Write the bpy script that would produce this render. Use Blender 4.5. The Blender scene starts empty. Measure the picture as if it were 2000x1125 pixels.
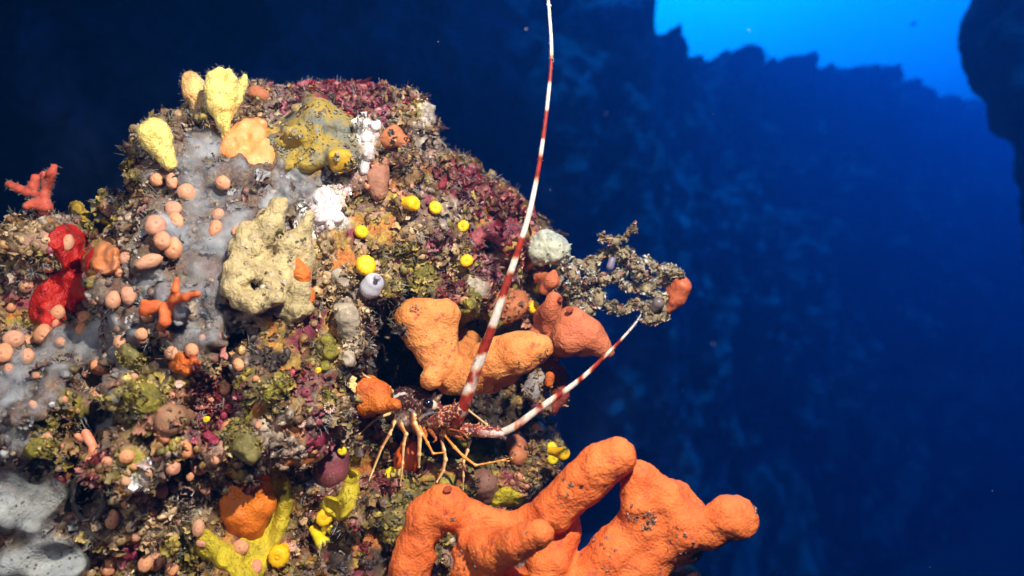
import bpy, math, random
import numpy as np
from mathutils import Vector, Matrix
from mathutils.bvhtree import BVHTree
from mathutils.kdtree import KDTree

random.seed(7); RNG = np.random.default_rng(7)
C = bpy.context.scene.collection
SC = bpy.context.scene
F = 28.0
K = 36.0/F/2000.0            # metres per photo pixel at 1 m distance

def P(x, y, d):              # photo pixel + distance -> point
    return np.array([(x-1000)*K*d, d, -(y-562.5)*K*d])

# ------------------------------------------------------------ camera
cam = bpy.data.cameras.new('camera'); cam.lens = F; cam.sensor_width = 36
cam.clip_start = 0.01; cam.clip_end = 200
cam.dof.use_dof = True; cam.dof.focus_distance = 0.96; cam.dof.aperture_fstop = 3.2
co = bpy.data.objects.new('camera', cam); C.objects.link(co)
co.rotation_euler = (math.radians(90), 0, 0)
SC.camera = co
# ------------------------------------------------------------ world : open water, bright towards the surface
SC.view_settings.view_transform = 'Standard'; SC.view_settings.look = 'None'
SC.view_settings.exposure = 0; SC.view_settings.gamma = 1
w = bpy.data.worlds.new('World'); SC.world = w; w.use_nodes = True
nt = w.node_tree; nt.nodes.clear()
tc = nt.nodes.new('ShaderNodeTexCoord')
dot = nt.nodes.new('ShaderNodeVectorMath'); dot.operation = 'DOT_PRODUCT'
gd = Vector((0.20, 1.0, 0.62)).normalized(); dot.inputs[1].default_value = gd
nt.links.new(tc.outputs['Generated'], dot.inputs[0])
rp = nt.nodes.new('ShaderNodeValToRGB'); cr = rp.color_ramp
cr.elements[0].position = 0.0; cr.elements[0].color = (0.0001, 0.0012, 0.008, 1)
cr.elements[1].position = 1.0; cr.elements[1].color = (0.0, 0.62, 1.25, 1)
for p_, c_ in ((0.60, (0.0003, 0.006, 0.045, 1)), (0.80, (0.0005, 0.10, 0.48, 1)), (0.905, (0.0005, 0.22, 0.87, 1)), (0.955, (0.0005, 0.34, 1.05, 1))):
    e = cr.elements.new(p_); e.color = c_
nt.links.new(dot.outputs['Value'], rp.inputs[0])
bg = nt.nodes.new('ShaderNodeBackground'); bg.inputs[1].default_value = 4.9
nt.links.new(rp.outputs[0], bg.inputs[0])
wo = nt.nodes.new('ShaderNodeOutputWorld'); nt.links.new(bg.outputs[0], wo.inputs[0])
# daylight filtered by the water
sun = bpy.data.lights.new('sun', 'SUN'); sun.energy = 2.7; sun.color = (0.0, 0.27, 1.0); sun.angle = math.radians(8)
so = bpy.data.objects.new('sun', sun); C.objects.link(so)
so.rotation_euler = Vector((0.12, 0.55, -1)).to_track_quat('-Z', 'Y').to_euler()
# the diver's two strobes, either side of the camera
def strobe(name, loc, tgt, power, col):
    l = bpy.data.lights.new(name, 'SPOT'); l.energy = power; l.color = col
    l.spot_size = math.radians(95); l.spot_blend = 0.9; l.shadow_soft_size = 0.018
    o = bpy.data.objects.new(name, l); C.objects.link(o); o.location = loc
    o.rotation_euler = (Vector(tgt)-Vector(loc)).to_track_quat('-Z', 'Y').to_euler()
strobe('strobe', (0.26, 0.06, 0.66), (-0.10, 0.95, -0.02), 132, (1.0, 0.91, 0.77))
strobe('strobe', (-0.55, -0.10, 0.22), (-0.25, 0.95, 0.0), 13, (1.0, 0.94, 0.86))

# ------------------------------------------------------------ noise
def _hash(ix, iy, iz, s):
    h = (ix*374761393 + iy*668265263 + iz*2147483647 + s*1274126177) & 0xffffffff
    h = ((h ^ (h >> 13))*1274126177) & 0xffffffff
    return ((h ^ (h >> 16)) & 0xffff).astype(np.float32)/65535.0
def vnoise(p, f, s=0):
    q = np.asarray(p, dtype=np.float64)*f + 1000.0
    i = np.floor(q).astype(np.int64); t = (q-i).astype(np.float32); t = t*t*t*(t*(t*6-15)+10)
    x, y, z = i[:, 0], i[:, 1], i[:, 2]; r = 0
    for dx in (0, 1):
        wx = t[:, 0] if dx else 1-t[:, 0]
        for dy in (0, 1):
            wy = t[:, 1] if dy else 1-t[:, 1]
            for dz in (0, 1):
                wz = t[:, 2] if dz else 1-t[:, 2]
                r = r + wx*wy*wz*_hash(x+dx, y+dy, z+dz, s)
    return r*2-1
def fbm(p, f, o=3, s=0):
    r = 0; a = 1; n = 0
    for k in range(o):
        r = r + a*vnoise(p, f, s+k*7); n += a; a *= 0.5; f *= 2.07
    return r/n

# ------------------------------------------------------------ implicit surfaces -> meshes
def surface_nets(D, org, h):
    ins = D < 0
    c = ins[:-1, :-1, :-1].astype(np.int8)
    for o in ((1,0,0),(0,1,0),(0,0,1),(1,1,0),(1,0,1),(0,1,1),(1,1,1)):
        c += ins[o[0]:ins.shape[0]-1+o[0], o[1]:ins.shape[1]-1+o[1], o[2]:ins.shape[2]-1+o[2]]
    act = (c > 0) & (c < 8)
    I = np.argwhere(act)
    vid = np.full(act.shape, -1, np.int32); vid[act] = np.arange(len(I))
    corners = [(a, b, d) for a in (0, 1) for b in (0, 1) for d in (0, 1)]
    V = [D[I[:, 0]+a, I[:, 1]+b, I[:, 2]+d] for a, b, d in corners]
    S = np.zeros((len(I), 3)); N = np.zeros(len(I))
    for i, ca in enumerate(corners):
        for j, cb in enumerate(corners):
            if j <= i or sum(abs(x-y) for x, y in zip(ca, cb)) != 1: continue
            m = (V[i] < 0) != (V[j] < 0)
            t = np.where(m, V[i]/np.where(m, V[i]-V[j], 1), 0)
            pos = np.array(ca)[None]+t[:, None]*(np.array(cb)-np.array(ca))[None]
            S += pos*m[:, None]; N += m
    verts = (I+S/N[:, None])*h+np.asarray(org)
    quads = []
    for ax in range(3):
        sl0 = [slice(1, -1)]*3; sl1 = [slice(1, -1)]*3
        sl0[ax] = slice(0, -1); sl1[ax] = slice(1, None)
        A = ins[tuple(sl0)]; B = ins[tuple(sl1)]
        e = np.argwhere(A != B)
        if not len(e): continue
        fl = A[e[:, 0], e[:, 1], e[:, 2]]
        off = np.ones(3, int); off[ax] = 0; g = e+off
        u, v = [(1, 2), (2, 0), (0, 1)][ax]
        def cell(du, dv):
            q = g.copy(); q[:, u] -= du; q[:, v] -= dv
            return vid[q[:, 0], q[:, 1], q[:, 2]]
        Q = np.stack([cell(1, 1), cell(0, 1), cell(0, 0), cell(1, 0)], 1)
        Q[~fl] = Q[~fl][:, ::-1]
        quads.append(Q)
    Q = np.concatenate(quads)
    Q = Q[(Q >= 0).all(1)]
    return verts, Q

def vnormals(v, q):
    n = np.cross(v[q[:, 2]]-v[q[:, 0]], v[q[:, 3 if q.shape[1] > 3 else 1]]-v[q[:, 1 if q.shape[1] > 3 else 0]])
    out = np.zeros_like(v)
    for k in range(q.shape[1]): np.add.at(out, q[:, k], n)
    return out/np.maximum(np.linalg.norm(out, axis=1), 1e-12)[:, None]

class Vol:
    def __init__(s, lo, hi, h):
        s.h = h; s.org = np.array(lo, float); n = np.ceil((np.array(hi)-s.org)/h).astype(int)+2
        s.D = np.full(tuple(n), 0.08, np.float32); s.n = n
        s.ax = [s.org[i]+np.arange(n[i])*h for i in range(3)]
    def _win(s, lo, hi):
        a = [max(0, int((lo[i]-s.org[i])/s.h)) for i in range(3)]
        b = [min(s.n[i], int((hi[i]-s.org[i])/s.h)+2) for i in range(3)]
        if any(b[i] <= a[i] for i in range(3)): return None
        sl = tuple(slice(a[i], b[i]) for i in range(3))
        return sl, s.ax[0][sl[0]][:, None, None].astype(np.float32), s.ax[1][sl[1]][None, :, None].astype(np.float32), s.ax[2][sl[2]][None, None, :].astype(np.float32)
    def _merge(s, sl, d, k, sub):
        D = s.D[sl]
        if sub:
            d = -d; hh = np.clip(0.5-0.5*(D-d)/k, 0, 1)
            s.D[sl] = D*(1-hh)+d*hh+k*hh*(1-hh)
        else:
            hh = np.clip(0.5+0.5*(D-d)/k, 0, 1)
            s.D[sl] = D*(1-hh)+d*hh-k*hh*(1-hh)
    def ell(s, c, r, k=0.02, sub=False):
        c = np.asarray(c, float); r = np.asarray(r, float)
        m = k*1.5+s.h*3
        W = s._win(c-r-m, c+r+m)
        if W is None: return
        sl, X, Y, Z = W
        q = np.sqrt(((X-c[0])/r[0])**2+((Y-c[1])/r[1])**2+((Z-c[2])/r[2])**2)
        s._merge(sl, (q-1)*r.min()*1.0, k, sub)
    def cap(s, a, ra, b, rb, k=0.01, sub=False):
        a = np.asarray(a, float); b = np.asarray(b, float); R = max(ra, rb)+k*1.5+s.h*3
        W = s._win(np.minimum(a, b)-R, np.maximum(a, b)+R)
        if W is None: return
        sl, X, Y, Z = W
        ab = b-a; L = max(ab@ab, 1e-12)
        t = np.clip(((X-a[0])*ab[0]+(Y-a[1])*ab[1]+(Z-a[2])*ab[2])/L, 0, 1)
        d = np.sqrt((X-a[0]-t*ab[0])**2+(Y-a[1]-t*ab[1])**2+(Z-a[2]-t*ab[2])**2)-(ra+t*(rb-ra))
        s._merge(sl, d, k, sub)
    def noise(s, amp, f, seed=0, o=1):
        m = np.abs(s.D) < amp*1.6+s.h*2
        I = np.argwhere(m); p = I*s.h+s.org
        s.D[m] += amp*fbm(p, f, o, seed)
    def mesh(s):
        D = s.D
        for ax in range(3):
            ix = [slice(None)]*3
            for e in (0, -1):
                ix[ax] = e; D[tuple(ix)] = np.maximum(D[tuple(ix)], s.h*0.5)
        return surface_nets(D, s.org, s.h)

# ------------------------------------------------------------ mesh / object helpers
def newmesh(name, v, q, col=None, smooth=True):
    me = bpy.data.meshes.new(name); v = np.ascontiguousarray(v, np.float32)
    if isinstance(q, np.ndarray):
        n, k = q.shape
        me.vertices.add(len(v)); me.vertices.foreach_set('co', v.ravel())
        me.loops.add(n*k); me.loops.foreach_set('vertex_index', q.astype(np.int32).ravel())
        me.polygons.add(n); me.polygons.foreach_set('loop_start', np.arange(0, n*k, k, dtype=np.int32))
        me.polygons.foreach_set('use_smooth', np.full(n, smooth))
        me.update(calc_edges=True)
    else:
        me.from_pydata(v.tolist(), [], q); me.polygons.foreach_set('use_smooth', [smooth]*len(me.polygons)); me.update()
    if col is not None:
        a = me.color_attributes.new('Col', 'FLOAT_COLOR', 'POINT')
        c4 = np.ones((len(v), 4), np.float32); c4[:, :3] = col; a.data.foreach_set('color', c4.ravel())
    me.validate()
    return me

PXPOS = {}                        # object -> photo position, for the labels
def tag(o, label=None, cat=None, group=None, kind=None):
    if label: o['label'] = label
    if cat: o['category'] = cat
    if group: o['group'] = group
    if kind: o['kind'] = kind
    return o
def obj(name, v, q, m, parent=None, base=None, col=None, smooth=True):
    v = np.asarray(v, float)
    if base is None: base = (0, 0, 0) if parent is None and False else v.mean(0)
    if parent is not None: base = np.array(parent['_b'])
    me = newmesh(name, v-np.asarray(base), q, col, smooth)
    o = bpy.data.objects.new(name, me); C.objects.link(o)
    me.materials.append(m)
    if parent is not None: o.parent = parent
    else: o.location = base
    o['_b'] = [float(t) for t in base]
    return o
def empty(name, base):
    o = bpy.data.objects.new(name, None); C.objects.link(o); o.location = base; o.empty_display_size = 0.01
    o['_b'] = [float(t) for t in base]
    return o

# ------------------------------------------------------------ materials
def mat(name, c1, c2=None, scale=60, rough=0.6, bump=0.3, bscale=300, bdist=0.001, dots=None, dotscale=250, dotr=0.18, sss=0.0, vcol=False, spec=0.4, c3=None, coat=0, emit=None, lo=0.35, hi=0.65, vvar=0.35, wr=0, wrs=90, orand=0):
    m = bpy.data.materials.new(name); m.use_nodes = True; t = m.node_tree
    N = t.nodes; L = t.links; b = N['Principled BSDF']
    g = N.new('ShaderNodeTexCoord'); 
    def nz(sc, det=4, rgh=0.6):
        n = N.new('ShaderNodeTexNoise'); n.inputs['Scale'].default_value = sc; n.inputs['Detail'].default_value = det
        n.inputs['Roughness'].default_value = rgh; L.new(g.outputs['Object'], n.inputs['Vector']); return n
    def mix(fac, a, bb, mode='MIX'):
        x = N.new('ShaderNodeMix'); x.data_type = 'RGBA'; x.blend_type = mode
        if hasattr(fac, 'links') or hasattr(fac, 'is_linked'): L.new(fac, x.inputs[0])
        else: x.inputs[0].default_value = fac
        for s, i in ((a, 6), (bb, 7)):
            if isinstance(s, tuple): x.inputs[i].default_value = (*s[:3], 1)
            else: L.new(s, x.inputs[i])
        return x.outputs[2]
    def ramp(src, lo, hi):
        r = N.new('ShaderNodeMapRange'); r.inputs[1].default_value = lo; r.inputs[2].default_value = hi
        L.new(src, r.inputs[0]); return r.outputs[0]
    if vcol:
        a = N.new('ShaderNodeAttribute'); a.attribute_name = 'Col'; colr = a.outputs['Color']
        if vvar:
            n = nz(scale); r = ramp(n.outputs['Fac'], 0.3, 0.7)
            hv = N.new('ShaderNodeMapRange'); hv.inputs[3].default_value = 1-vvar; hv.inputs[4].default_value = 1+vvar
            L.new(r, hv.inputs[0])
            h = N.new('ShaderNodeHueSaturation'); L.new(colr, h.inputs['Color']); L.new(hv.outputs[0], h.inputs['Value'])
            colr = h.outputs[0]
        if c2: colr = mix(ramp(nz(scale*1.7).outputs['Fac'], lo, hi), colr, c2)
    else:
        colr = mix(ramp(nz(scale).outputs['Fac'], lo, hi), c1, c2 or c1)
    if c3: colr = mix(ramp(nz(scale*3.1).outputs['Fac'], 0.58, 0.7), colr, c3)
    if dots:
        v = N.new('ShaderNodeTexVoronoi'); v.inputs['Scale'].default_value = dotscale; L.new(g.outputs['Object'], v.inputs['Vector'])
        nn = nz(dotscale*0.2); 
        mm = N.new('ShaderNodeMath'); mm.operation = 'MULTIPLY'; L.new(ramp(v.outputs['Distance'], dotr*1.4, dotr*0.7), mm.inputs[0]); L.new(ramp(nn.outputs['Fac'], 0.45, 0.6), mm.inputs[1])
        colr = mix(mm.outputs[0], colr, dots)
    if orand:
        oi = N.new('ShaderNodeObjectInfo'); hm = N.new('ShaderNodeMapRange'); hm.inputs[3].default_value = 1-orand; hm.inputs[4].default_value = 1+orand*.6; L.new(oi.outputs['Random'], hm.inputs[0])
        h = N.new('ShaderNodeHueSaturation'); L.new(colr, h.inputs['Color']); L.new(hm.outputs[0], h.inputs['Value']); L.new(hm.outputs[0], h.inputs['Saturation']); colr = h.outputs[0]
    L.new(colr, b.inputs['Base Color'])
    b.inputs['Roughness'].default_value = rough; b.inputs['Specular IOR Level'].default_value = spec
    if sss: b.inputs['Subsurface Weight'].default_value = sss; b.inputs['Subsurface Scale'].default_value = 0.006; b.inputs['Subsurface Radius'].default_value = (1, 0.35, 0.15)
    if coat: b.inputs['Coat Weight'].default_value = coat; b.inputs['Coat Roughness'].default_value = 0.15
    if bump:
        bp = N.new('ShaderNodeBump'); bp.inputs['Strength'].default_value = bump; bp.inputs['Distance'].default_value = bdist
        L.new(nz(bscale, 5, 0.65).outputs['Fac'], bp.inputs['Height'])
        if wr:
            b2 = N.new('ShaderNodeBump'); b2.inputs['Strength'].default_value = .9; b2.inputs['Distance'].default_value = wr
            w1 = nz(wrs, 4, 0.6); w1.inputs['Distortion'].default_value = 1.2; L.new(w1.outputs['Fac'], b2.inputs['Height']); L.new(b2.outputs[0], bp.inputs['Normal'])
            v2 = N.new('ShaderNodeTexVoronoi'); v2.inputs['Scale'].default_value = 330; L.new(g.outputs['Object'], v2.inputs['Vector'])
            b3 = N.new('ShaderNodeBump'); b3.inputs['Strength'].default_value = .6; b3.inputs['Distance'].default_value = .0012; L.new(v2.outputs['Distance'], b3.inputs['Height']); L.new(b2.outputs[0], b3.inputs['Normal']); L.new(b3.outputs[0], bp.inputs['Normal'])
        L.new(bp.outputs[0], b.inputs['Normal'])
    return m
def srgb(r, g, b_):
    f = lambda c: (c/255/12.92) if c <= 10 else ((c/255+0.055)/1.055)**2.4
    return (f(r), f(g), f(b_))
# ------------------------------------------------------------ the reef rock
V = Vol((-0.98, 0.66, -0.62), (0.34, 1.62, 0.36), 0.0044)
def E(x, y, d, rx, ry, rd, k=0.03, sub=False):
    V.ell(P(x, y, d), (rx*K*d, rd, ry*K*d), k, sub)
E(560, 640, 1.15, 330, 320, .30)
E(560, 370, 1.18, 225, 165, .22)
E(640, 260, 1.20, 118, 78, .16)
E(540, 240, 1.20, 80, 50, .12)
E(440, 350, 1.08, 165, 118, .15)
E(400, 520, 1.05, 150, 180, .19)
E(130, 600, 1.12, 175, 165, .19)
E(30, 640, 1.10, 150, 170, .2)
E(100, 900, 1.02, 260, 300, .21)
E(400, 900, 1.12, 300, 300, .26)
E(700, 1010, 1.18, 260, 230, .24)
E(890, 1040, 1.25, 150, 150, .20)
E(760, 340, 1.20, 120, 130, .20)
E(835, 455, 1.22, 150, 115, .22)
E(890, 420, 1.24, 70, 60, .14)
E(985, 520, 1.25, 100, 110, .16)
E(1000, 620, 1.30, 62, 120, .13)
E(985, 900, 1.28, 62, 150, .15)
E(975, 770, 1.32, 80, 110, .14)
E(900, 560, 1.2, 120, 70, .17)
E(450, 1250, 1.05, 560, 260, .30)
E(900, 1300, 1.15, 260, 180, .2)
E(440, 860, 1.50, 520, 400, .34)
E(-150, 860, 1.25, 330, 380, .35)
E(195, 325, .95, 72, 98, .26, 0.02, True); E(205, 330, 1.08, 60, 95, .6, 0.02, True)
# the lobster's hollow and smaller holes
E(830, 745, 1.00, 128, 104, .20, 0.03, True)
E(900, 730, 1.00, 110, 80, .20, 0.03, True)
E(740, 660, 0.98, 50, 70, .12, 0.03, True)
E(312, 712, 0.92, 27, 50, .17, 0.012, True)
E(430, 640, 0.90, 60, 32, .05, 0.02, True)
E(174, 968, 0.88, 25, 42, .24, 0.01, True)
E(760, 640, 1.0, 60, 50, .08, 0.02, True)
# knobs and ledges
for x, y, r, d in ((700, 620, 32, .94), (690, 560, 30, .93), (670, 690, 30, .93), (820, 480, 45, 1.03), (770, 270, 32, 1.02), (740, 330, 40, 1.02),
                   (860, 360, 40, 1.06), (650, 790, 50, .90), (560, 760, 50, .88), (600, 850, 50, .88), (500, 850, 45, .87), (980, 470, 40, 1.1), (1000, 940, 45, 1.12),
                   (740, 980, 45, .95), (880, 940, 30, 1.0), (800, 990, 40, .96), (1040, 870, 30, 1.15), (260, 760, 60, .84), (120, 780, 60, .82), (60, 860, 60, .82),
                   (330, 840, 55, .85), (260, 900, 50, .83), (90, 480, 55, .94), (230, 500, 50, .92), (360, 600, 60, .86), (620, 330, 60, 1.0), (1000, 600, 45, 1.13), (380, 300, 50, .95)):
    E(x, y, d+.02, r, r*0.85, .045, 0.02)
V.noise(0.016, 16, 3); V.noise(0.014, 38, 11); V.noise(0.006, 85, 21)
rv, rq = V.mesh()
n = vnormals(rv, rq)
rv = rv + n*(0.0022*fbm(rv, 190, 2, 31))[:, None]
n = vnormals(rv, rq)
bvh = BVHTree.FromPolygons(rv.tolist(), rq.tolist())
def hit(x, y):
    d = Vector(P(x, y, 1.0)); r = bvh.ray_cast(Vector((0, 0, 0)), d.normalized())
    if r[0] is None: return None
    return np.array(r[0]), np.array(r[1])
def depth(x, y, default=1.05):
    h = hit(x, y); return h[0][1] if h else default
def S(x, y, out=0.0, default=1.05):     # a point on the rock seen at that place, lifted towards open water
    return P(x, y, depth(x, y, default)-out)

# ---- rock colours: growth by kind, and 'dark' for painted shade in recesses
PAL = {
 'brown':  [(.15,.075,.025),(.26,.14,.045),(.08,.04,.02),(.34,.20,.08),(.18,.13,.035),(.06,.03,.02)],
 'maroon': [(.15,.015,.02),(.09,.012,.014),(.22,.02,.03),(.06,.01,.012),(.30,.10,.08),(.14,.06,.03)],
 'olive':  [(.20,.15,.025),(.30,.22,.035),(.12,.09,.02),(.14,.11,.04),(.36,.27,.09)],
 'pink':   [(.26,.06,.08),(.15,.04,.06),(.36,.17,.15),(.12,.05,.05),(.16,.10,.06)],
 'grey':   [(.24,.18,.13),(.34,.27,.20),(.15,.10,.08),(.22,.14,.10),(.15,.09,.05)],
 'mucus':  [(.17,.15,.14),(.24,.24,.25),(.12,.08,.07),(.24,.18,.12),(.15,.07,.05),(.12,.09,.04)],
 'white':  [(.78,.76,.72),(.66,.62,.58),(.55,.42,.42),(.80,.78,.76)],
 'beige':  [(.38,.26,.14),(.26,.17,.08),(.46,.35,.22),(.18,.11,.05)],
 'ochre':  [(.36,.27,.07),(.28,.26,.16),(.24,.26,.24),(.46,.30,.04)],
 'peach':  [(.50,.22,.13),(.40,.17,.10),(.30,.14,.08)],
 'dark':   [(.03,.02,.018),(.06,.035,.025),(.02,.015,.015),(.09,.05,.03)],  # shade of the recesses, put into the rock colour
}
REG = [  # x, y, radius, kind, weight
 (650,190,55,'maroon',3),(580,195,50,'pink',2),(710,200,45,'maroon',2.5),(540,215,45,'grey',1.5),(500,200,40,'brown',1),
 (610,250,80,'ochre',3),(570,300,50,'ochre',2.5),(670,300,50,'ochre',2.5),(720,260,30,'white',2.2),(740,230,35,'pink',1.5),(715,320,28,'white',2),
 (640,400,50,'white',4),(620,430,40,'white',2.5),(560,360,60,'mucus',3),(620,345,40,'mucus',2.5),(395,290,60,'mucus',3),(380,350,80,'mucus',3),(450,400,80,'mucus',3),(390,480,90,'mucus',3.5),(400,560,90,'mucus',4),
 (400,640,70,'mucus',3),(220,560,50,'mucus',1.5),(300,560,70,'mucus',2.5),(170,660,80,'mucus',3.5),(230,740,60,'mucus',2),(40,740,80,'mucus',3.5),(20,840,80,'mucus',3),(480,700,40,'grey',1),
 (770,300,50,'brown',1.5),(770,350,60,'peach',1.2),(830,290,40,'grey',2),(880,350,36,'maroon',1.8),(930,370,34,'maroon',2.2),(975,430,34,'maroon',4),(965,480,34,'maroon',4),(1000,450,36,'maroon',3),(985,410,26,'maroon',3),
 (830,470,50,'pink',1.0),(870,500,30,'beige',1.5),(840,420,40,'grey',1.6),(800,440,40,'beige',1.3),(760,440,50,'brown',2),(780,500,50,'olive',1.5),(800,545,40,'olive',1.5),(700,470,50,'beige',1.5),(680,560,40,'grey',2),(690,620,40,'beige',2.5),(680,680,40,'beige',2),(640,520,50,'beige',1.5),
 (960,540,40,'pink',1.5),(1020,500,30,'peach',1.5),(980,600,50,'peach',1.5),(640,680,40,'olive',2.5),(600,640,40,'beige',1.5),(880,560,40,'maroon',1),
 (820,720,120,'dark',4),(900,760,100,'dark',3),(740,660,60,'dark',3),(312,712,50,'dark',3),(174,968,30,'dark',6),(450,660,60,'dark',1.5),  # painted shade in the lobster's hollow, the holes and recesses
 (570,730,50,'maroon',1.6),(600,770,40,'pink',1.5),(540,700,30,'dark',2),(520,770,50,'olive',1.5),(460,780,60,'pink',1),(400,760,60,'maroon',1.5),(420,850,40,'maroon',2.5),(380,820,40,'pink',1.5),(430,820,30,'maroon',2.5),
 (230,770,50,'olive',2),(290,770,60,'olive',1.5),(150,800,60,'brown',1.5),(60,800,60,'pink',1),(120,850,50,'brown',1.5),(70,880,60,'olive',1.5),(160,910,50,'maroon',1),(300,810,60,'peach',1.2),(350,800,40,'peach',1.5),
 (270,960,70,'white',1.0),(330,1010,60,'beige',2),(330,990,60,'grey',1.5),(250,1070,50,'pink',1.5),(240,1030,60,'beige',1.5),(350,1060,50,'olive',2),(420,1090,50,'brown',1.5),(60,1000,90,'mucus',2),(90,1090,90,'mucus',2.5),
 (560,860,70,'grey',2),(500,860,60,'grey',1),(600,900,60,'beige',1),(620,860,40,'pink',2.5),(560,800,40,'brown',1),(570,960,50,'brown',2),(640,950,40,'pink',2),(720,1000,50,'brown',1.6),(740,960,50,'maroon',1.5),(720,1060,50,'maroon',1.2),(660,1080,40,'dark',1.5),(760,1080,60,'dark',2),
 (750,1040,60,'olive',1.5),(850,930,60,'olive',2),(930,900,60,'olive',3),(960,880,40,'dark',1.5),(1010,880,40,'brown',2),(1000,930,60,'peach',2),(1040,900,40,'brown',2),(1050,960,40,'grey',1.5),(1050,1080,50,'grey',1),
 (60,470,60,'beige',1.2),(120,410,50,'grey',1.2),(170,415,40,'pink',1),(200,420,60,'olive',1),(260,440,50,'grey',1),(250,400,40,'dark',1),(60,560,50,'grey',1.5),(40,620,50,'brown',1.5),
 (1080,640,60,'peach',1.5),(1090,720,60,'grey',1.2),(1040,760,60,'brown',2),(1040,830,50,'brown',2),(1060,800,40,'grey',1.5)]
KINDS = list(PAL); KI = {k: i for i, k in enumerate(KINDS)}
def kinds_at(p, s=0):
    p = np.asarray(p); px = p[:, 0]/(K*p[:, 1])+1000; py = 562.5-p[:, 2]/(K*p[:, 1])
    wx = px+28*fbm(p, 28, 2, 51); wy = py+28*fbm(p, 28, 2, 61)
    W = np.zeros((len(p), len(KINDS)), np.float32)
    for k, b in (('brown', .55), ('olive', .35), ('pink', .17), ('grey', .3), ('beige', .38), ('maroon', .18)):
        W[:, KI[k]] = b*(1+1.3*fbm(p, 22, 2, 70+KI[k]))
    for x, y, r, k, wt in REG:
        W[:, KI[k]] += wt*np.exp(-((wx-x)**2+(wy-y)**2)/(0.75*r*r))
    W += 0.5*np.stack([vnoise(p, 90, 90+i) for i in range(len(KINDS))], 1)*(W.max(1, keepdims=True)**0.5)*np.where(W > 0.08, 1, 0)
    return W.argmax(1)
PALA = np.array([[PAL[k][i % len(PAL[k])] for i in range(6)] for k in KINDS])
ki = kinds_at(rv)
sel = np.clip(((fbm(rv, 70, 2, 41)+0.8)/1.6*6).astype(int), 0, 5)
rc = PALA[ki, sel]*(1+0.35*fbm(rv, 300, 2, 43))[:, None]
# smooth living crusts of many colours, where little else grows
CRC = np.array([(.36,.09,.10),(.20,.03,.05),(.42,.26,.05),(.50,.17,.035),(.34,.28,.04),(.46,.26,.18),(.30,.18,.13),(.52,.44,.34)])
cm = fbm(rv, 26, 2, 401); cs = np.clip(((vnoise(rv, 17, 405)+.75)/1.5*8).astype(int), 0, 7)
MU = np.array([k in ('mucus', 'dark', 'white') for k in KINDS])[ki]
CMASK = (cm > .16) & ~MU
rc = np.where(CMASK[:, None], CRC[cs]*(1+.45*fbm(rv, 160, 3, 407))[:, None], rc)
rc = np.clip(rc, .004, .85)
# soften the borders a little
acc = rc.copy(); cnt = np.ones(len(rv))
for a_, b_ in ((0, 1), (1, 2), (2, 3), (3, 0)):
    np.add.at(acc, rq[:, a_], rc[rq[:, b_]]); np.add.at(cnt, rq[:, a_], 1)
rc = acc/cnt[:, None]
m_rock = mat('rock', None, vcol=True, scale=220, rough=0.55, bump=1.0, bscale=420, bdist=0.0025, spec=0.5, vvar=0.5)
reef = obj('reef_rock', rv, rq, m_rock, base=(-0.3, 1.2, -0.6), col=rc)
tag(reef, 'craggy rock outcrop overgrown with sponges, algae and polyps', 'reef', kind=None)

# ------------------------------------------------------------ the walls of the canyon behind
m_cliff = mat('cliff', (.06,.07,.07), (.46,.48,.46), scale=1.3, rough=0.9, lo=.42, hi=.62, bump=0.7, bscale=6, bdist=0.25, spec=0.1)
def cliff():
    plan = [(-2600,4.2),(-900,4.6),(0,5.2),(500,6.0),(900,7.4),(1280,9.0),(1400,12),(1500,15),(1700,22),(1850,29),(1950,33),(2100,37),(2400,42)]   # direction, distance
    topy = [(-2600,-700),(1276,-700),(1288,-60),(1294,28),(1350,34),(1368,52),(1400,70),(1500,80),(1555,92),(1590,112),(1640,122),(1700,148),(1790,168),(1900,200),(2100,225),(2400,240)]
    xs = np.concatenate([np.linspace(-2600, -100, 60), np.linspace(-90, 2100, 520), np.linspace(2120, 2400, 10)])
    Y = np.interp(xs, *zip(*plan)); X = (xs-1000)*K*Y
    tz = -(np.interp(xs, *zip(*topy))-562.5)*K*Y
    bot = -9.0; smooth_top = 8.0
    lv_ = np.concatenate([np.linspace(bot, -3.2, 30), np.linspace(-3.15, 4.6, 300), np.linspace(4.65, 9.2, 120)]); V_ = []
    for z in lv_:
        over = np.maximum(z-tz, 0)
        V_.append(np.stack([X, Y+0.04*(z-bot)+over*2.2, np.minimum(z, tz)-over*.12], 1))
    v = np.array(V_); nr_, nc = v.shape[:2]; v = v.reshape(-1, 3)
    q = quads_grid(nr_, nc)
    # push the face in and out : big buttresses, boulders, ledges
    f = 1.1*fbm(v, 0.35, 3, 201)+0.8*np.abs(fbm(v, 0.8, 3, 211))+0.30*fbm(v*np.array([1, 1, 1.6]), 2.3, 4, 221)+0.12*fbm(v, 7, 3, 241)
    v[:, 1] -= f*np.clip(v[:, 1]/9, 0.5, 2); v[:, 2] += .45* 0.10*fbm(v, 2.6, 4, 231)*np.clip(v[:, 1]/9, .5, 2)
    return v, q
def quads_grid(a, b_):
    i = np.arange((a-1)*(b_-1)); r = i//(b_-1)*b_+i % (b_-1)
    return np.stack([r, r+1, r+b_+1, r+b_], 1)
v, q = cliff()
tag(obj('cliff', v, q, m_cliff, base=(0, 10, -9)), kind='structure')
RW = Vol((2.6, 4.0, -3.4), (9.0, 7.4, 4.2), 0.05); RW.D[:] = 2.0
for x, y, d, rx, ry, rd in ((2290,-300,5.6,330,600,.9),(2305,60,5.5,345,330,.9),(2420,430,5.3,370,330,.9)):
    RW.ell(P(x, y, d), (rx*K*d, rd, ry*K*d), 0.4)
RW.noise(0.09, 1.1, 301, 2)
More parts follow.
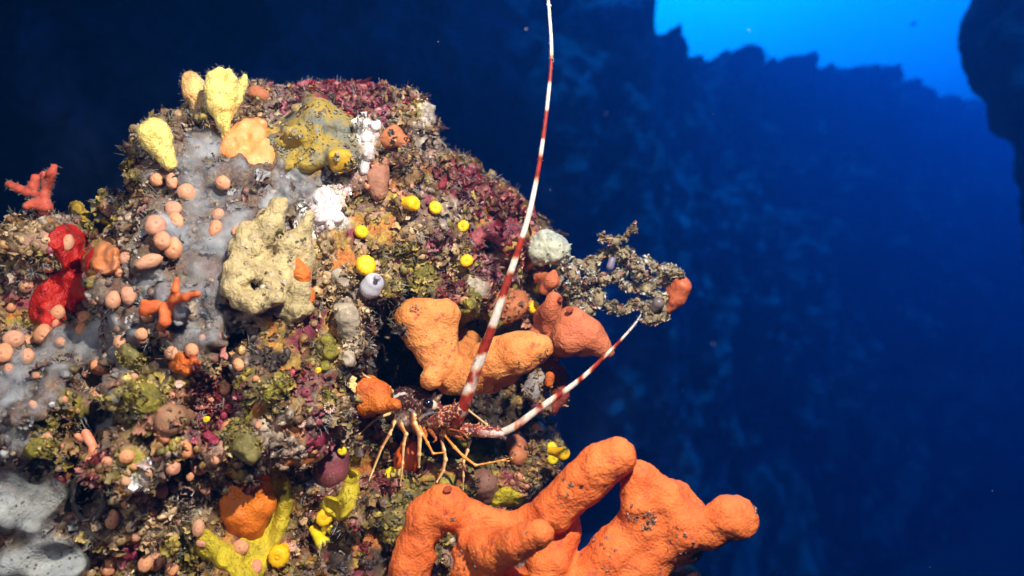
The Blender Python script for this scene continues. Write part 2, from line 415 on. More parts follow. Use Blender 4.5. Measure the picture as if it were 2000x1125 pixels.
v, q = RW.mesh(); n = vnormals(v, q); v = v+n*(0.20*fbm(v, 1.8, 3, 4)+0.09*fbm(v, 5, 3, 5)+.03*fbm(v,14,2,6))[:, None]
tag(obj('overhang', v, q, m_cliff, base=(4, 5, -3)), kind='structure')
# unseen slab added above the left side to block light from that wall
xx, yy = np.meshgrid(np.linspace(-16, -0.2, 70), np.linspace(-3.5, 8.5, 60), indexing='ij'); v = np.stack([xx.ravel(), yy.ravel(), np.full(xx.size, 4.0)], 1)
v[:, 2] += .5*fbm(v, .5, 3, 77)+.25*fbm(v, 1.7, 3, 78)-.05*(v[:, 0]+16)*0; v[:, 0] += .5*fbm(v, .6, 2, 79); q = quads_grid(70, 60); n0 = len(v)
v2 = v.copy(); v2[:, 2] += 1.6; rim = [(i*60, i*60+60) for i in range(69)]+[(i*60+119, i*60+59) for i in range(69)]+[(i+1, i) for i in range(59)]+[(69*60+i, 69*60+i+1) for i in range(59)]
q = np.vstack([q[:, ::-1], q+n0, np.array([(a, b, b+n0, a+n0) for a, b in rim])])
tag(obj('added_shade_slab', np.vstack([v, v2]), q, m_cliff, base=(-8, 3, 4)), kind='structure')
# sea floor
g = 60; xx, yy = np.meshgrid(np.linspace(-30, 38, g), np.linspace(-3, 57, g), indexing='ij')
v = np.stack([xx.ravel(), yy.ravel(), np.full(g*g, -8.6)], 1); v[:, 2] += 0.5*fbm(v, 0.15, 3, 17)
tag(obj('seabed', v, quads_grid(g, g), mat('sand', (.20,.19,.16), (.28,.26,.22), scale=1, rough=1, bump=.3, bscale=8, bdist=.1), base=(0, 10, -8.6)), kind='structure')
# ------------------------------------------------------------ encrusting sponges : thin living layers that follow the rock
EXCL = [(172,968,34,1), (312,712,26,.8)]                    # where the loose growth stays away
LAND = []                    # landmarks used in the labels
def crust(name, discs, thick, m, label=None, cat=None, group=None, step=1.6, wob=0.25, wf=35, blur=5, rimk=1.0, bumps=(0.0012, 90), excl=1.0, parent=None, sink=0.007, edge=False):
    d = np.array(discs, float); lo = (d[:, :2]-d[:, 2:3]).min(0)-12; hi = (d[:, :2]+d[:, 2:3]).max(0)+12
    gx = np.arange(lo[0], hi[0], step); gy = np.arange(lo[1], hi[1], step)
    D = np.full((len(gx), len(gy)), np.nan)
    for i, x in enumerate(gx):
        for j, y in enumerate(gy):
            h = hit(x, y)
            if h is not None: D[i, j] = h[0][1]
    med = np.nanmedian(D); D = np.where(np.isnan(D), med+0.03, D); D = np.minimum(D, med+0.09)
    for _ in range(blur):
        E_ = np.pad(D, 1, mode='edge'); D = (E_[:-2, 1:-1]+E_[2:, 1:-1]+E_[1:-1, :-2]+E_[1:-1, 2:]+2*E_[1:-1, 1:-1])/6
    X, Y = np.meshgrid(gx, gy, indexing='ij')
    pts = np.stack([(X-1000)*K*D, D, -(Y-562.5)*K*D], -1).reshape(-1, 3)
    f = np.full(X.shape, -.35)
    for x, y, r in d: 
        t = 1-np.hypot(X-x, Y-y)/r
        f = np.log(np.exp(9*f)+np.exp(9*np.clip(t, -1, 1)))/9
    f = f-0.08
    nz_ = fbm(pts, wf, 3, int(d[0, 0]) % 97).reshape(X.shape)
    f = f+wob*nz_*0.55-0.10
    prof = np.clip(f*3.2*rimk, 0, 1)**0.5
    off = np.where(f > 0, -0.001+thick*prof, -sink*np.clip(-f*8, 0, 1))
    off += np.where(f > 0, bumps[0]*fbm(pts, bumps[1], 3, 5).reshape(X.shape), 0)
    DD = D-off
    v = np.stack([(X-1000)*K*DD, DD, -(Y-562.5)*K*DD], -1).reshape(-1, 3)
    q = quads_grid(*X.shape)
    keep = (f.reshape(-1)[q] > -0.12).any(1); q = q[keep]
    u = np.unique(q); mp = np.full(len(v), -1); mp[u] = np.arange(len(u))
    ed = np.clip(f*2.2, 0, 1).reshape(-1)[u]
    o = obj(name, v[u], mp[q], m, parent=parent, base=None if parent is not None else P(*d[0, :2], D.min()+.02), col=np.stack([ed]*3, 1))
    if label: tag(o, label, cat, group)
    if excl: EXCL.extend([(x, y, r, excl) for x, y, r in d])
    return o
def chainpts(L, n=6):        # densify a list of discs
    out = []
    for (x0, y0, r0), (x1, y1, r1) in zip(L[:-1], L[1:]):
        for t in np.linspace(0, 1, n, endpoint=False): out.append((x0+(x1-x0)*t, y0+(y1-y0)*t, r0+(r1-r0)*t))
    return out+[L[-1]]
ORANGE = srgb(238, 112, 36)
m_red = mat('red_sponge', (.52,.016,.007), (.34,.006,.004), scale=50, rough=.5, bump=.5, bscale=260, bdist=.0015, wr=.004, wrs=70, dots=(.45,.12,.08), dotscale=110, dotr=.12, c3=(.72,.05,.02))
crust('red_sponge', chainpts([(128,470,40),(152,500,38),(150,530,34)])+chainpts([(140,565,44),(105,585,46),(85,612,32)]), .007, m_red,
      'vivid scarlet encrusting sponge spread down the left shoulder of the rock', 'sponge')
m_yel = mat('yellow_sponge', (.72,.56,.02), (.52,.42,.03), scale=70, rough=.6, bump=.9, bscale=260, bdist=.003, wr=.004, dots=(.12,.10,.02), dotscale=130, dotr=.16, c3=(.66,.55,.05))
m_yol = mat('olive_sponge', (.33,.28,.03), (.15,.13,.025), scale=70, rough=.6, bump=1, bscale=260, bdist=.003, wr=.005, dots=(.08,.07,.02), dotscale=130, dotr=.16, c3=(.5,.42,.06))
crust('yellow_sponge', chainpts([(535,925,20),(545,960,30),(535,1010,34),(505,1060,38),(480,1110,40)])+[(410,1070,34),(440,1085,32),(400,1050,22)], .009, m_yel,
      'large bright yellow encrusting sponge winding below the smooth orange mound', 'sponge', rimk=1.2)
crust('yellow_sponge', chainpts([(690,930,16),(684,965,22),(664,1000,22),(640,985,20)]), .018, m_yel,
      'ragged yellow sponge flap right of the orange mound, above the small yellow cup corals', 'sponge', excl=.8)
crust('yellow_sponge', [(925,590,26),(918,630,38),(900,650,26),(950,640,40),(985,650,34),(1005,640,22)], .02, m_yol,
      'yellow-green sponge behind the forked orange sponge', 'sponge', excl=.8, bumps=(.003, 60))
crust('yellow_sponge', [(990,972,26),(1012,975,18),(970,975,16)], .012, m_yel,
      'yellow sponge patch at the foot of the rock just above the big orange sponge', 'sponge')
crust('yellow_sponge', [(640,665,18),(645,690,20),(635,715,14)], .012, m_yol,
      'small olive-yellow sponge on the grey ridge left of the dark hollow', 'sponge')
crust('yellow_sponge', [(925,880,26),(930,905,24),(895,870,18)], .010, m_yol,
      'olive sponge patch on the ledge below the lobster', 'sponge')
crust('yellow_sponge', [(150,408,16),(165,425,14),(205,440,14)], .012, mat('mustard_sponge', (.50,.33,.03), (.38,.24,.03), scale=90, rough=.6, bump=.5, bscale=300),
      'mustard sponge on the crest of the left shoulder', 'sponge')
m_or2 = mat('orange_sponge_smooth', (.78,.21,.015), (.64,.14,.010), scale=40, wr=.002, wrs=60, rough=.55, bump=.35, bscale=350, bdist=.001, dots=(.35,.06,.005), dotscale=210, dotr=.13, sss=.08)
m_ornge = mat('orange_crust', (.74,.20,.02), (.60,.12,.02), scale=45, rough=.5, bump=.7, bscale=280, bdist=.002, wr=.004, wrs=100, dots=(.25,.05,.01), dotscale=180, dotr=.14)
crust('orange_sponge', [(205,495,28),(210,515,28),(190,515,20),(215,490,20)], .016, mat('apricot_sponge', (.70,.28,.13), (.62,.20,.06), scale=45, rough=.6, bump=.5, bscale=260, bdist=.0015),
      'pale apricot sponge lump beside the scarlet sponge', 'sponge')
crust('orange_sponge', [(345,715,18),(365,718,20),(380,708,15),(350,700,16)], .014, m_ornge,
      'small orange sponge at the lip of the dark hole', 'sponge')
m_pk = mat('coralline_crust', (.40,.05,.10), (.22,.02,.05), scale=90, rough=.5, bump=.8, bscale=300, bdist=.002, c3=(.6,.25,.28))
crust('coralline_crust', [(620,862,17),(635,850,16),(605,868,10)], .008, m_pk, 'crimson crust patch above the round purple sea squirt', 'algae crust')
crust('coralline_crust', [(405,850,12),(418,860,14),(430,830,13),(437,812,10)], .008, m_pk, 'crimson crust patch left of the olive lump at mid rock', 'algae crust')
crust('coralline_crust', [(225,1082,16),(245,1082,18),(262,1085,12)], .008, m_pk, 'crimson crust patch near the bottom left, below the grey tubes', 'algae crust')
# smooth grey and ochre mound on the crown
m_gre = mat('grey_yellow_sponge', (.17,.18,.15), (.38,.27,.05), scale=26, rough=.8, spec=.15, wr=.003, wrs=80, bump=.5, bscale=260, bdist=.0015, dots=(.04,.04,.03), dotscale=200, dotr=.26, c3=(.22,.25,.28), lo=.42, hi=.58)
crust('mottled_sponge', [(615,225,48),(590,260,50),(640,255,56),(560,300,40),(600,305,44),(660,300,42),(540,285,30),(685,310,28)], .024, m_gre,
      'smooth grey sponge mottled ochre covering the crown of the rock', 'sponge', rimk=.7, blur=150, bumps=(.003, 26))
crust('mottled_sponge', [(664,306,26),(676,314,26),(660,322,22),(650,305,18)], .030, mat('gold_sponge', (.62,.38,.015), (.50,.30,.03), scale=60, rough=.6, bump=.4, bscale=260, dots=(.12,.08,.02), dotscale=150, dotr=.16),
      'golden yellow sponge patch at the right edge of the grey mound', 'sponge', blur=90)
m_wht = mat('white_crust', (.80,.78,.76), (.62,.50,.50), scale=80, rough=.6, bump=.8, bscale=260, bdist=.002, c3=(.45,.12,.2))
crust('white_crust', [(632,385,26),(645,402,30),(625,420,24),(660,425,20)], .010, m_wht, 'chalky white crust in the middle of the upper rock', 'crust', excl=.7, wob=.5)
crust('white_crust', [(716,268,16),(722,300,18),(735,245,14),(712,330,14)], .007, m_wht, 'pinkish white crust down the right edge of the grey mound', 'crust', excl=.5, wob=.35, blur=14)

# ---- mucilage: grey-blue slime over the left of the rock
def slime_mat(name, c1, c2, amax, wr=0):
    m = mat(name, c1, c2, wr=wr, wrs=70, dots=(.08,.08,.07) if wr else None, dotscale=150, dotr=.2, scale=40 if wr else 30, rough=.7, bump=.35, bscale=160, bdist=.0015, spec=.2, sss=0)
    t = m.node_tree; N = t.nodes; L = t.links; b = N['Principled BSDF']
    a = N.new('ShaderNodeAttribute'); a.attribute_name = 'Col'; g = N.new('ShaderNodeTexCoord')
    n = N.new('ShaderNodeTexNoise'); n.inputs['Scale'].default_value = 26; n.inputs['Detail'].default_value = 6; L.new(g.outputs['Object'], n.inputs['Vector'])
    r = N.new('ShaderNodeMapRange'); r.inputs[1].default_value = .36; r.inputs[2].default_value = .68; r.inputs[3].default_value = amax*0.05; r.inputs[4].default_value = amax
    L.new(n.outputs['Fac'], r.inputs[0]); x = N.new('ShaderNodeMath'); x.operation = 'MULTIPLY'; L.new(r.outputs[0], x.inputs[0]); L.new(a.outputs['Fac'], x.inputs[1])
    L.new(x.outputs[0], b.inputs['Alpha']); return m
m_sl = slime_mat('slime', (.30,.34,.40), (.44,.45,.46), .80)
m_sl2 = slime_mat('slime_thick', (.22,.25,.27), (.40,.42,.40), 1.3, wr=.003)
crust('mucilage', [(400,290,50),(370,330,50),(400,390,60),(450,420,60),(380,470,70),(400,540,70),(440,480,60),(340,600,60),(400,640,60),(300,560,50),(320,440,40),(250,640,40)], .0085, m_sl,
      'veil of bluish grey slime over the upper left face of the rock', 'slime', blur=12, excl=0, sink=.001)
crust('mucilage', [(575,350,40),(600,375,40),(560,380,40),(535,400,40)], .009, m_sl, 'pale blue slime patch beside the chalky white crust', 'slime', blur=12, excl=0, sink=.001)
crust('mucilage', [(160,670,60),(110,690,60),(60,720,60),(20,760,60),(200,640,50),(230,700,40),(10,830,60),(60,790,40),(210,790,40),(200,820,34)], .009, m_sl, 'bluish slime veil across the left side below the scarlet sponge', 'slime', blur=12, excl=0, sink=.001)
crust('mucilage', chainpts([(20,1000,60),(70,985,55),(112,965,34)])+[(60,1020,40),(20,960,50)], .024, m_sl2, 'thick whitish slime mass in the bottom left corner, upper of two', 'slime', blur=60, excl=.9, bumps=(.0025, 22), sink=.002)
crust('mucilage', chainpts([(30,1110,60),(100,1095,60),(150,1100,34)]), .030, m_sl2, 'thick whitish slime mass in the bottom left corner, lower of two', 'slime', blur=60, excl=.9, bumps=(.0025, 22), sink=.002)
# ------------------------------------------------------------ upright sponges and other lumps, built as one grown body each
def grow(name, prims, m, h=0.0022, k=0.012, nz=((.0012, 60),), parent=None, base=None, label=None, cat=None, group=None, colf=None, subs=(), volnz=(), sm=0):
    A = []
    for p in prims:
        if len(p) == 8: A.append((P(*p[:3]), p[3]*K*p[2], P(*p[4:7]), p[7]*K*p[6]))
        else: A.append((P(*p[:3]), p[3]*K*p[2], P(*p[:3])+1e-5, p[3]*K*p[2]))
    lo = np.min([np.minimum(a-ra, b-rb) for a, ra, b, rb in A], 0)-k-.006; hi = np.max([np.maximum(a+ra, b+rb) for a, ra, b, rb in A], 0)+k+.006
    W = Vol(lo, hi, h)
    for a, ra, b, rb in A: W.cap(a, ra, b, rb, k)
    for p in subs:
        W.cap(P(*p[:3]), p[3]*K*p[2], P(*p[4:7]), p[7]*K*p[6], k*.35, True)
    for a_, f_ in volnz: W.noise(a_, f_, 7, 2)
    v, q = W.mesh(); n = vnormals(v, q)
    for a_, f_ in nz: v = v+n*(a_*fbm(v, f_, 3, 13))[:, None]
    o = obj(name, v, q, m, parent=parent, base=base if base is not None else A[0][0], col=colf(v, n) if colf else None)
    o['_n'] = 1; del o['_n']
    if label: tag(o, label, cat, group)
    return o
def ch(pts, d=None):         # chain of (x, y, depth, r) -> prims
    return [(*a, *b) for a, b in zip(pts[:-1], pts[1:])]
m_big = mat('orange_sponge', srgb(230, 122, 60), srgb(214, 100, 46), scale=30, rough=.62, bump=.55, bscale=420, bdist=.0011, wr=.0035, wrs=55, dots=(.32,.06,.02), dotscale=120, dotr=.10, sss=.03, c3=srgb(186, 84, 60), spec=.22)
m_big1 = mat('orange_sponge_pale', srgb(222, 150, 84), srgb(208, 124, 62), scale=34, rough=.62, bump=.6, bscale=420, bdist=.0011, wr=.0035, wrs=55, dots=(.30,.08,.02), dotscale=130, dotr=.10, sss=.03, c3=srgb(180, 92, 60), spec=.22)
m_osc = mat('osculum', (.34,.06,.015), (.16,.025,.01), scale=200, rough=.8, bump=.3)
def ring(name, x, y, d, r, parent, m=None, tx=0, ty=-.5):       # the dark opening on a sponge
    a = P(x, y, d); R = r*K*d; nrm = np.array([tx, -1, -ty]); nrm /= np.linalg.norm(nrm); t = np.cross(nrm, [0, 0, 1.0]); t /= np.linalg.norm(t); b = np.cross(nrm, t)
    prof = [(1.2, -.35), (1.05, -.02), (.85, .04), (.62, -.12), (.3, -.3), (.02, -.36)]
    u = np.linspace(0, 2*np.pi, 14, endpoint=False)
    v = np.array([a+R*rr*(1+.1*math.sin(2*uu+x))*(math.cos(uu)*t+math.sin(uu)*b)+R*z*nrm for rr, z in prof for uu in u])
    q = np.array([(j*14+i, j*14+(i+1) % 14, (j+1)*14+(i+1) % 14, (j+1)*14+i) for j in range(len(prof)-1) for i in range(14)])
    return obj(name, v, q[:, ::-1] if False else q, m or m_osc, parent=parent)
D3 = .86
s3 = grow('orange_branching_sponge',
  ch([(868,990,D3,42),(835,1010,D3,40),(818,1060,D3,38),(800,1110,D3,40),(790,1190,D3+.02,50)])
  +ch([(868,990,D3,42),(910,1010,D3+.01,34),(975,1025,D3+.015,27),(1035,1022,D3+.01,33),(1085,995,D3-.005,41),(1135,945,D3-.015,41),(1178,905,D3-.025,40),(1205,893,D3-.03,38)])
  +ch([(1060,1042,D3-.085,25),(1015,1058,D3-.065,32),(962,1078,D3-.03,40),(925,1062,D3-.01,26),(925,1100,D3,46),(960,1150,D3,60)])
  +ch([(1098,990,D3+.02,34),(1098,1040,D3+.015,36),(1075,1100,D3,40),(1060,1170,D3,50)])
  +ch([(1245,938,D3-.01,31),(1250,985,D3-.01,37),(1255,1030,D3,50),(1200,1085,D3,52),(1140,1140,D3,46),(1100,1190,D3,60)])
  +ch([(1260,935,D3-.01,28),(1300,975,D3-.01,36),(1330,1030,D3-.01,52),(1385,1034,D3-.02,37),(1425,1010,D3-.03,41),(1442,1012,D3-.03,42)])
  +ch([(1325,965,D3+.03,24),(1345,1000,D3+.03,32)])+ch([(1255,1030,D3,52),(1330,1060,D3,44)])+ch([(1330,1030,D3,50),(1250,1100,D3,50),(1180,1150,D3,60)])
  +ch([(1340,1135,D3+.03,34),(1270,1160,D3+.03,40)])
  +ch([(1060,1200,D3,90),(960,1260,D3+.05,120),(880,1260,1.05,130)])+ch([(820,1200,D3+.03,50),(900,1250,D3+.06,90)]),
  m_big, h=.0026, k=.007, nz=((.0030, 20), (-.0022, 75), (.0008, 190)),
  subs=[(1272,985,D3-.05,11,1264,1040,D3-.062,9), (862,1072,D3-.08,17,862,1072,D3+.11,17), (868,1100,D3-.08,22,868,1100,D3+.11,22), (876,946,D3-.03,8,873,958,D3-.005,6)],
  volnz=((.0022, 42),), label='large bright orange sponge with thick blunt branches across the bottom of the frame', cat='sponge', base=P(960,1260,.95))
ring('osculum', 874, 954, D3-.018, 7, s3, tx=0, ty=-1.2)
v = []
s1 = grow('forked_orange_sponge',
  ch([(815,625,.965,38),(868,612,.965,28)])+ch([(812,628,.965,42),(842,668,.965,38),(862,712,.965,34),(885,738,.97,32)])+ch([(868,606,.965,22),(864,660,.965,25),(876,712,.965,28)])
  +ch([(880,738,.97,32),(922,732,.965,33),(962,704,.955,40),(1010,688,.95,40),(1040,680,.945,33),(1058,676,.945,22)])+[(845,738,.945,22),(838,746,.945,15)]
  +ch([(900,738,.97,30),(960,738,.975,30)])+ch([(890,720,.98,30),(900,690,1.10,50)])+ch([(990,700,.96,35),(990,715,.98,34)]),
  m_big1, h=.0021, k=.008, volnz=((.0018, 48),), nz=((.0030, 26), (-.0020, 80), (.0007, 190)),
  label='forked orange sponge overhanging the lobster, crossed by its long antenna', cat='sponge', base=P(900,690,1.08))
EXCL.append((880,690,60,.3))
m_big2 = mat('orange_sponge_dusky', srgb(212, 126, 84), srgb(190, 102, 66), scale=30, rough=.62, bump=.6, bscale=420, bdist=.0011, wr=.0035, wrs=55, dots=(.30,.08,.02), dotscale=130, dotr=.10, sss=.02, c3=srgb(180, 92, 66), spec=.25)
s2 = grow('orange_lobed_sponge', ch([(1116,628,1.02,31),(1112,660,1.02,34),(1092,668,1.03,22)])+ch([(1122,640,1.02,32),(1150,655,1.02,32),(1172,675,1.02,20),(1188,688,1.02,11)])+ch([(1112,660,1.03,32),(1140,672,1.03,22),(1070,660,1.10,40)]),
  m_big2, h=.0022, k=.008, nz=((.0022, 30), (.0012, 70), (.0005, 170)), label='dusky orange sponge lobe jutting out right of the forked sponge', cat='sponge', base=P(1080,670,1.08))
ring('osculum', 1113, 604, .998, 6, s2, ty=-.7)
s4 = grow('orange_lobed_sponge', ch([(1082,586,1.05,17),(1076,612,1.06,20),(1072,640,1.07,16)])+ch([(1076,600,1.05,15),(1060,620,1.09,20)]),
  m_big2, h=.002, k=.006, nz=((.0018, 40), (.0008, 90)), label='small orange sponge lobe with a dark opening, left behind the jutting one', cat='sponge')
ring('osculum', 1095, 585, 1.038, 5, s4, tx=.8, ty=-.1)
grow('orange_lobed_sponge', ch([(1082,533,1.07,6),(1078,550,1.07,13),(1064,565,1.08,12)])+ch([(1078,548,1.07,12),(1056,542,1.1,14)]), m_big2, h=.002, k=.006, nz=((.0018, 40),),
     label='little pointed orange sponge above the two yellow cup corals on the right', cat='sponge')
m_br = mat('peach_sponge', srgb(205, 130, 88), srgb(170, 100, 60), scale=50, rough=.6, bump=.6, bscale=300, bdist=.0015, c3=srgb(226, 120, 60), dots=(.2,.1,.05), dotscale=160, dotr=.13)
def on(x, y, r, out=.3): return (x, y, depth(x, y)-out*r*K, r)
grow('peach_sponge', [(*on(985,585,26),*on(1010,600,24)), (*on(1010,590,20),*on(985,615,20))], m_br, h=.002, nz=((.003, 50),(.001, 120)), label='brownish orange sponge lump right of the yellow-green sponge', cat='sponge')
grow('peach_sponge', [(*on(768,268,20,.6),*on(785,275,14,.6)), (*on(755,275,12,.6),*on(768,262,12,.6))], m_br, h=.002, nz=((.003, 50),(.001, 120)), label='peach sponge lump on the upper right edge of the rock', cat='sponge')
grow('peach_sponge', [(*on(1045,470,18,.6),*on(1052,500,18,.6)), (*on(1040,500,14,.6),*on(1030,515,14,.6))], m_br, h=.002, nz=((.003, 50),), label='peach sponge behind the pale spiky lump', cat='sponge')
grow('peach_sponge', [(*on(1010,870,22,.7),*on(1012,892,18,.7))], m_br, h=.002, nz=((.002, 50),), label='brown knobbly sponge right of the forked orange leg tip', cat='sponge')
grow('peach_sponge', [(*on(1052,838,13,.9),*on(1056,846,10,.9))], m_br, h=.002, nz=((.002, 50),), label='small peach sponge at the right edge below the pale antenna base', cat='sponge')
grow('peach_sponge', [(*on(945,945,28,.3),*on(950,965,20,.4))], mat('dusty_sponge', (.22,.10,.07), (.30,.15,.11), scale=80, bump=.8, bscale=300, bdist=.002), h=.002, nz=((.003, 50),), label='dusty pinkish brown lump above the trough of the big orange sponge', cat='sponge')
grow('peach_sponge', [(*on(735,345,24,.5),*on(745,320,16,.5)),(*on(735,350,20,.5),*on(740,380,14,.5))], mat('clay_sponge', (.42,.20,.12), (.32,.13,.08), scale=70, bump=.8, bscale=300, bdist=.002), h=.002, nz=((.003, 50),), label='clay coloured sponge below the pinkish white crust', cat='sponge')
grow('peach_sponge', [(*on(330,820,32,.2),*on(355,815,22,.3))], mat('tan_sponge', (.36,.18,.11), (.28,.15,.07), scale=70, bump=.6, bscale=300, bdist=.0015), h=.002, nz=((.002, 50),), label='broad tan lump below the dark hole at mid left', cat='sponge')
for x, y, r, x2, y2, r2, lb in ((272,775,28,292,790,24,'olive brown lump just below left of the dark hole'),(80,823,18,96,826,16,'olive lump among the left growth, upper of two'),(70,872,20,90,870,16,'olive lump among the left growth, lower of two'),
      (465,850,30,480,880,28,'fuzzy olive lump above the smooth orange mound'),(800,540,26,830,535,18,'dark olive lump above the left arm of the forked sponge'),(258,688,18,262,700,16,'olive lump left of the dark hole under a pair of polyps'),(100,1000,1,100,1000,1,None),(640,770,14,645,785,12,'dark olive knob above the pale anemone'),(545,750,22,530,762,18,'olive lump on the crimson ridge'),(780,985,18,790,990,14,'olive brown knob left of the big orange sponge')):
    if lb: grow('olive_lump', [(*on(x,y,r,.35),*on(x2,y2,r2,.35))], m_yol if (x % 3) else mat('olive_lump', (.20,.17,.05), (.12,.10,.03), scale=90, bump=.8, bscale=300, bdist=.002, c3=(.34,.27,.10)), h=.0020, volnz=((.005, 60),), nz=((.0045, 50),(.0022, 150)), label=lb, cat='sponge'); EXCL.append((x, y, r, .25))
# orange sponge beside the lobster (leg rests on it), orange pouch beneath it
s = grow('orange_sponge', ch([(708,760,.945,20),(712,790,.945,20),(740,788,.94,20),(768,790,.925,11),(776,792,.92,8)])+ch([(712,755,.945,16),(740,768,.945,22),(725,745,.95,14)])+ch([(720,780,.96,30),(712,785,1.0,34)]), m_ornge, h=.0018, k=.007, nz=((.003, 50),(.001, 130)), label='orange sponge tapering to a point against the lobster shell', cat='sponge')
grow('orange_sponge', ch([(797,870,1.0,16),(795,898,1.0,22),(790,922,1.01,20)]), mat('orange_pouch', srgb(224,100,40), srgb(200,80,30), scale=50, bump=.4, bscale=300, rough=.55), h=.0018, nz=((.001, 60),), label='orange egg shaped sponge behind the lobster legs', cat='sponge')
dm = depth(480, 980)-.012
grow('orange_mound', [(425,920,dm,14,455,936,dm,26),(455,936,dm,26,494,948,dm,30),(494,948,dm,28,506,985,dm,28),(448,950,dm,24,470,1000,dm,34),(506,985,dm,28,488,1018,dm+.004,30),(470,1000,dm,33,468,1043,dm+.01,21),(488,1018,dm+.004,28,494,1034,dm+.01,18),(475,975,dm+.015,44)], m_or2, h=.0020, k=.010, subs=[(443,948,dm-.04,3,443,948,dm+.01,3)], volnz=((.0035, 30),), nz=((.0030, 32),(.0011, 110)),
     label='smooth deep orange mound sponge beside the long yellow sponge', cat='sponge'); EXCL.append((475,980,48,1))
# beige lumpy sponge
m_bei = mat('beige_sponge', srgb(206, 184, 132), srgb(158, 142, 100), scale=55, rough=.65, bump=.7, bscale=260, bdist=.002, wr=.005, wrs=110, dots=(.16,.13,.10), dotscale=120, dotr=.13, c3=srgb(196, 176, 160))
db = depth(520, 520)-.02
LU = [(*p[:2], db+p[2]*K, p[3]) for p in [(500,470,0,38),(530,440,0,30),(545,410,0,18),(560,395,0,12),(480,490,0,28),(470,530,-20,26),(458,560,-30,22),(475,585,-35,20),(505,590,-40,20),(535,580,-35,20),(545,550,-20,22),(520,530,-5,26),(560,520,0,30),(570,480,0,28),(590,450,10,18),(605,425,15,12),(580,600,0,26),(600,600,5,14),(555,605,0,18),(490,455,0,22)]]
bs = grow('beige_sponge', [(*a, *b) for a, b in zip(LU[:-1], LU[1:])]+[(520,500,db+.05,60), (560,590,db+.04,26)], m_bei, h=.0019, k=.004, nz=((.0045, 38), (.0022, 90), (.0008, 220)),
     volnz=((.005, 55),), label='beige lumpy sponge with a cupped lower end in the middle of the rock', cat='sponge', subs=[(497,555,db-.055,12,500,560,db-.01,5),(545,460,db-.03,7,545,460,db+.03,5)])
grow('orange_sponge', [(578,505,db-.004,9,588,535,db-.004,13),(588,535,db-.004,13,598,580,db+.004,13)], m_ornge, h=.0019, nz=((.003, 60),(.0015, 140)), label='narrow orange sponge strip down the right side of the beige lumpy sponge', cat='sponge')
EXCL += [(510,500,60,.9),(510,570,60,.9),(570,570,40,.8)]
# yellow fan on top
m_fan = mat('pale_yellow_sponge', srgb(250, 226, 128), srgb(228, 196, 96), scale=60, rough=.6, bump=.5, bscale=220, bdist=.002, wr=.004, wrs=120, sss=.03, c3=srgb(236, 170, 96), lo=.45, hi=.75)
df = depth(440, 275, 1.0)
def fz(o, n, ln, m, seed=1, upz=0.0):      # short fibres standing on the skin of a sponge
    me = o.data; nv_ = len(me.vertices); c = np.empty(nv_*3); me.vertices.foreach_get('co', c); c = c.reshape(-1, 3); nn = np.empty(nv_*3); me.vertices.foreach_get('normal', nn) if False else None
    nr = np.array([v_.normal[:] for v_ in me.vertices]); I = RNG.choice(nv_, n)
    V_ = []; Q_ = []
    for j, i in enumerate(I):
        a = c[i]; d = nr[i]+RNG.normal(size=3)*.5; d /= np.linalg.norm(d); L = ln*RNG.uniform(.4, 1.3); s_ = np.cross(d, RNG.normal(size=3)); s_ /= np.linalg.norm(s_); s_ *= .00022; s2 = np.cross(d, s_)
        b_ = RNG.normal(size=3)*L*.3; mid = a+d*L*.5+b_*.3; e = a+d*L+b_
        for p_, w_ in ((a, 1), (mid, .8), (e, .4)): V_ += [p_+s_*w_, p_-s_*w_*.5+s2*w_*.87, p_-s_*w_*.5-s2*w_*.87]
        for r_ in range(2):
            for k_ in range(3): Q_.append((j*9+r_*3+k_, j*9+r_*3+(k_+1) % 3, j*9+r_*3+3+(k_+1) % 3, j*9+r_*3+3+k_))
    v = np.array(V_)+np.array(o['_b']); return tag(obj('fringe', v, np.array(Q_), m, parent=o), kind='stuff')
m_fib = mat('fibre', (.45,.42,.34), (.3,.28,.22), bump=0, rough=.8)
fan = grow('fan_sponge', ch([(440,270,df,8),(438,240,df-.01,14),(430,205,df-.015,24),(421,172,df-.02,20),(420,152,df-.02,15),(430,140,df-.02,10)])+ch([(438,215,df-.01,18),(446,180,df-.018,18),(452,155,df-.018,14),(448,141,df-.018,9)])+ch([(444,225,df-.005,13),(462,195,df-.002,13),(474,165,df+.004,11),(478,149,df+.004,7)]),
     m_fan, h=.0018, k=.003, volnz=((.002, 60),), nz=((.003, 45),(.0012, 110)), label='tall pale yellow fan sponge standing on the top left of the rock', cat='sponge', base=P(440,275,df))
fz(fan, 500, .004, m_fib)
f2 = grow('fan_sponge', ch([(415,235,df+.03,12),(396,212,df+.025,17),(383,185,df+.02,19),(377,163,df+.02,16),(374,155,df+.02,12)]), mat('peach_yellow_sponge', srgb(244, 210, 130), srgb(232, 150, 90), scale=32, rough=.6, bump=.5, bscale=220, bdist=.002, wr=.004, wrs=120, sss=.03), h=.0018, nz=((.003, 45),(.0012, 110)),
     label='peach and yellow sponge lobe leaning left behind the tall yellow fan', cat='sponge')
fz(f2, 300, .004, m_fib)
dg = depth(325, 320, .98)-.01
f3 = grow('club_sponge', ch([(330,322,dg,13),(322,302,dg,14),(308,275,dg,24),(302,262,dg,26),(308,246,dg,14)]), m_fan, h=.0018, nz=((.0035, 50),(.0015, 120)), label='small pale yellow club sponge on the far left top edge of the rock', cat='sponge')
fz(f3, 300, .0045, m_fib)
m_apr = mat('apricot_mound', srgb(246, 168, 108), srgb(236, 140, 70), scale=40, rough=.55, bump=.5, bscale=200, bdist=.002, sss=.12, c3=srgb(252, 196, 140))
da = depth(490, 310)-.005
